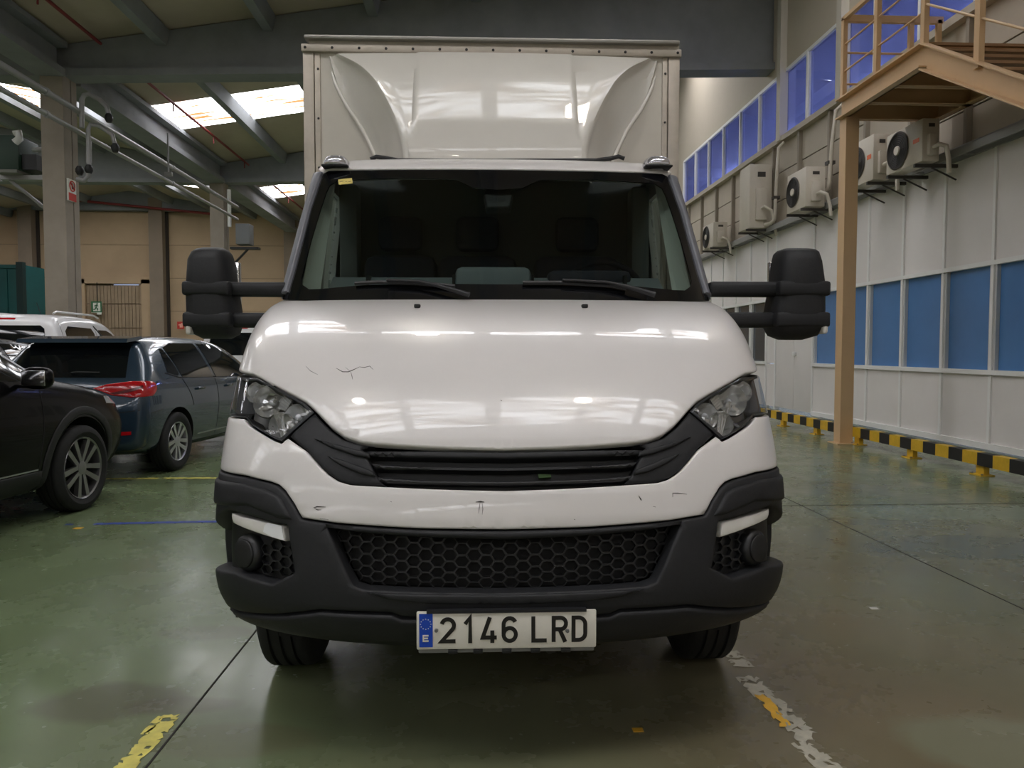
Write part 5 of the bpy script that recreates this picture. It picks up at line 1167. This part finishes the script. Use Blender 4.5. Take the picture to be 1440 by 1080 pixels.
# --- chassis, engine bay, wheels
BOX('engine_bay', (-.72, .34, .42), (.72, 1.05, .98), pitch, truck)
BOX('shade_panel', (-.74, .24, .36), (.74, 2.0, .41), pitch, truck)  # panel added to darken the floor under the truck
BOX('firewall', (-.93, 1.3, .5), (.93, 2.12, 1.48), pitch, truck)
for x in (-.42, .42): BOX('chassis_rail', (x-.04, .5, .55), (x+.04, 6.2, .75), pitch, truck)
BOX('front_axle', (-.85, .86, .28), (.85, .98, .40), pitch, truck, .02)
rimdull = M('steel_rim', (150, 150, 150), .4, metal=.6)
for sg in (-1, 1):
    wheel('front_wheel', truck, .35, .205, .2, (sg*.835, .93, .35), sg, rimdull)
    for k in (0, 1): wheel('rear_wheel', truck, .35, .2, .2, (sg*(.86-.24*k), 4.35, .35), sg, rimdull)
    arcv = []; 
    MB().add([(sg*(.72+.24*b), .93+.45*math.cos(a), .36+.45*math.sin(a)) for b in (0, 1) for a in np.linspace(-.05, PI+.05, 15)], [(i, i+1, 16+i, 15+i) for i in range(14)]).build('wheel_liner', pitch, truck)
BOX('rear_axle', (-.8, 4.28, .28), (.8, 4.42, .42), pitch, truck, .03)
# --- cab interior
MB().prism([(1.15, 1.40), (1.15, 1.50), (1.32, 1.56), (1.50, 1.655), (1.60, 1.655), (1.66, 1.5), (1.66, 1.2)], 'x', -.80, .80).build('dashboard', dashM, truck, 40)
for x in (-.62, -.21, .17, .62): BOX('dash_joint', (x-.006, 1.40, 1.55), (x+.006, 1.60, 1.660), darkp, truck)
BOX('instrument_hood', (.25, 1.45, 1.60), (.66, 1.62, 1.69), seatM, truck, .03)
BOX('dash_pod', (-.20, 1.36, 1.5), (.16, 1.60, 1.695), dashM, truck, .03)
st_ = bpy.data.objects.new('steering_wheel', None); COL.objects.link(st_); st_.parent = truck
cxs = tY(852, 385, 1.62)[0]; sw = MB()
ringp = [Vector((cxs+.2*math.cos(a), 1.66+.2*math.sin(a)*.55, 1.60+.2*math.sin(a)*.83)) for a in np.linspace(0, 2*PI, 37)]
sw.tube(ringp, .016, 8, False); sw.build('wheel_rim', seatM, st_, 60); BOX('wheel_boss', (cxs-.07, 1.64, 1.54), (cxs+.07, 1.70, 1.63), seatM, st_, .02)
for cx, wd_ in ((.45, .24), (-.1, .22), (-.52, .2)):
    s_ = MB().box((cx-wd_, 1.90, 1.1), (cx+wd_, 2.03, 1.82), .06).build('seat', seatM, truck, 45)
    MB().box((cx-.12, 1.90, 1.84), (cx+.12, 1.99, 2.03), .04).build('headrest', seatM, s_, 45)
BOX('cab_rear_wall', (-.9, 2.09, 1.2), (.9, 2.15, 2.28), cabdark, truck)
for sg in (-1, 1):     # pale inner pillar trims
    MB().add([(sg*x, y, z) for x, y, z in ((.895, 1.20, 1.52), (.815, 1.24, 1.52), (.80, 1.60, 2.16), (.845, 1.54, 2.16), (.90, 1.30, 1.52), (.85, 1.66, 2.16))], [(0, 1, 2, 3), (0, 3, 5, 4)]).build('pillar_trim', trimgrey, truck)
    BOX('seat_belt_pillar', (sg*.80-.05, 1.92, 1.4), (sg*.80+.05, 2.06, 2.2), M('belt_trim', (112, 116, 116), .7), truck, .02)
    MB().box((sg*.92-.02, 1.5, 1.3), (sg*.92+.0, 2.05, 1.58), .01).build('door_card', M('door_card', (80, 84, 84), .7), truck, 40)
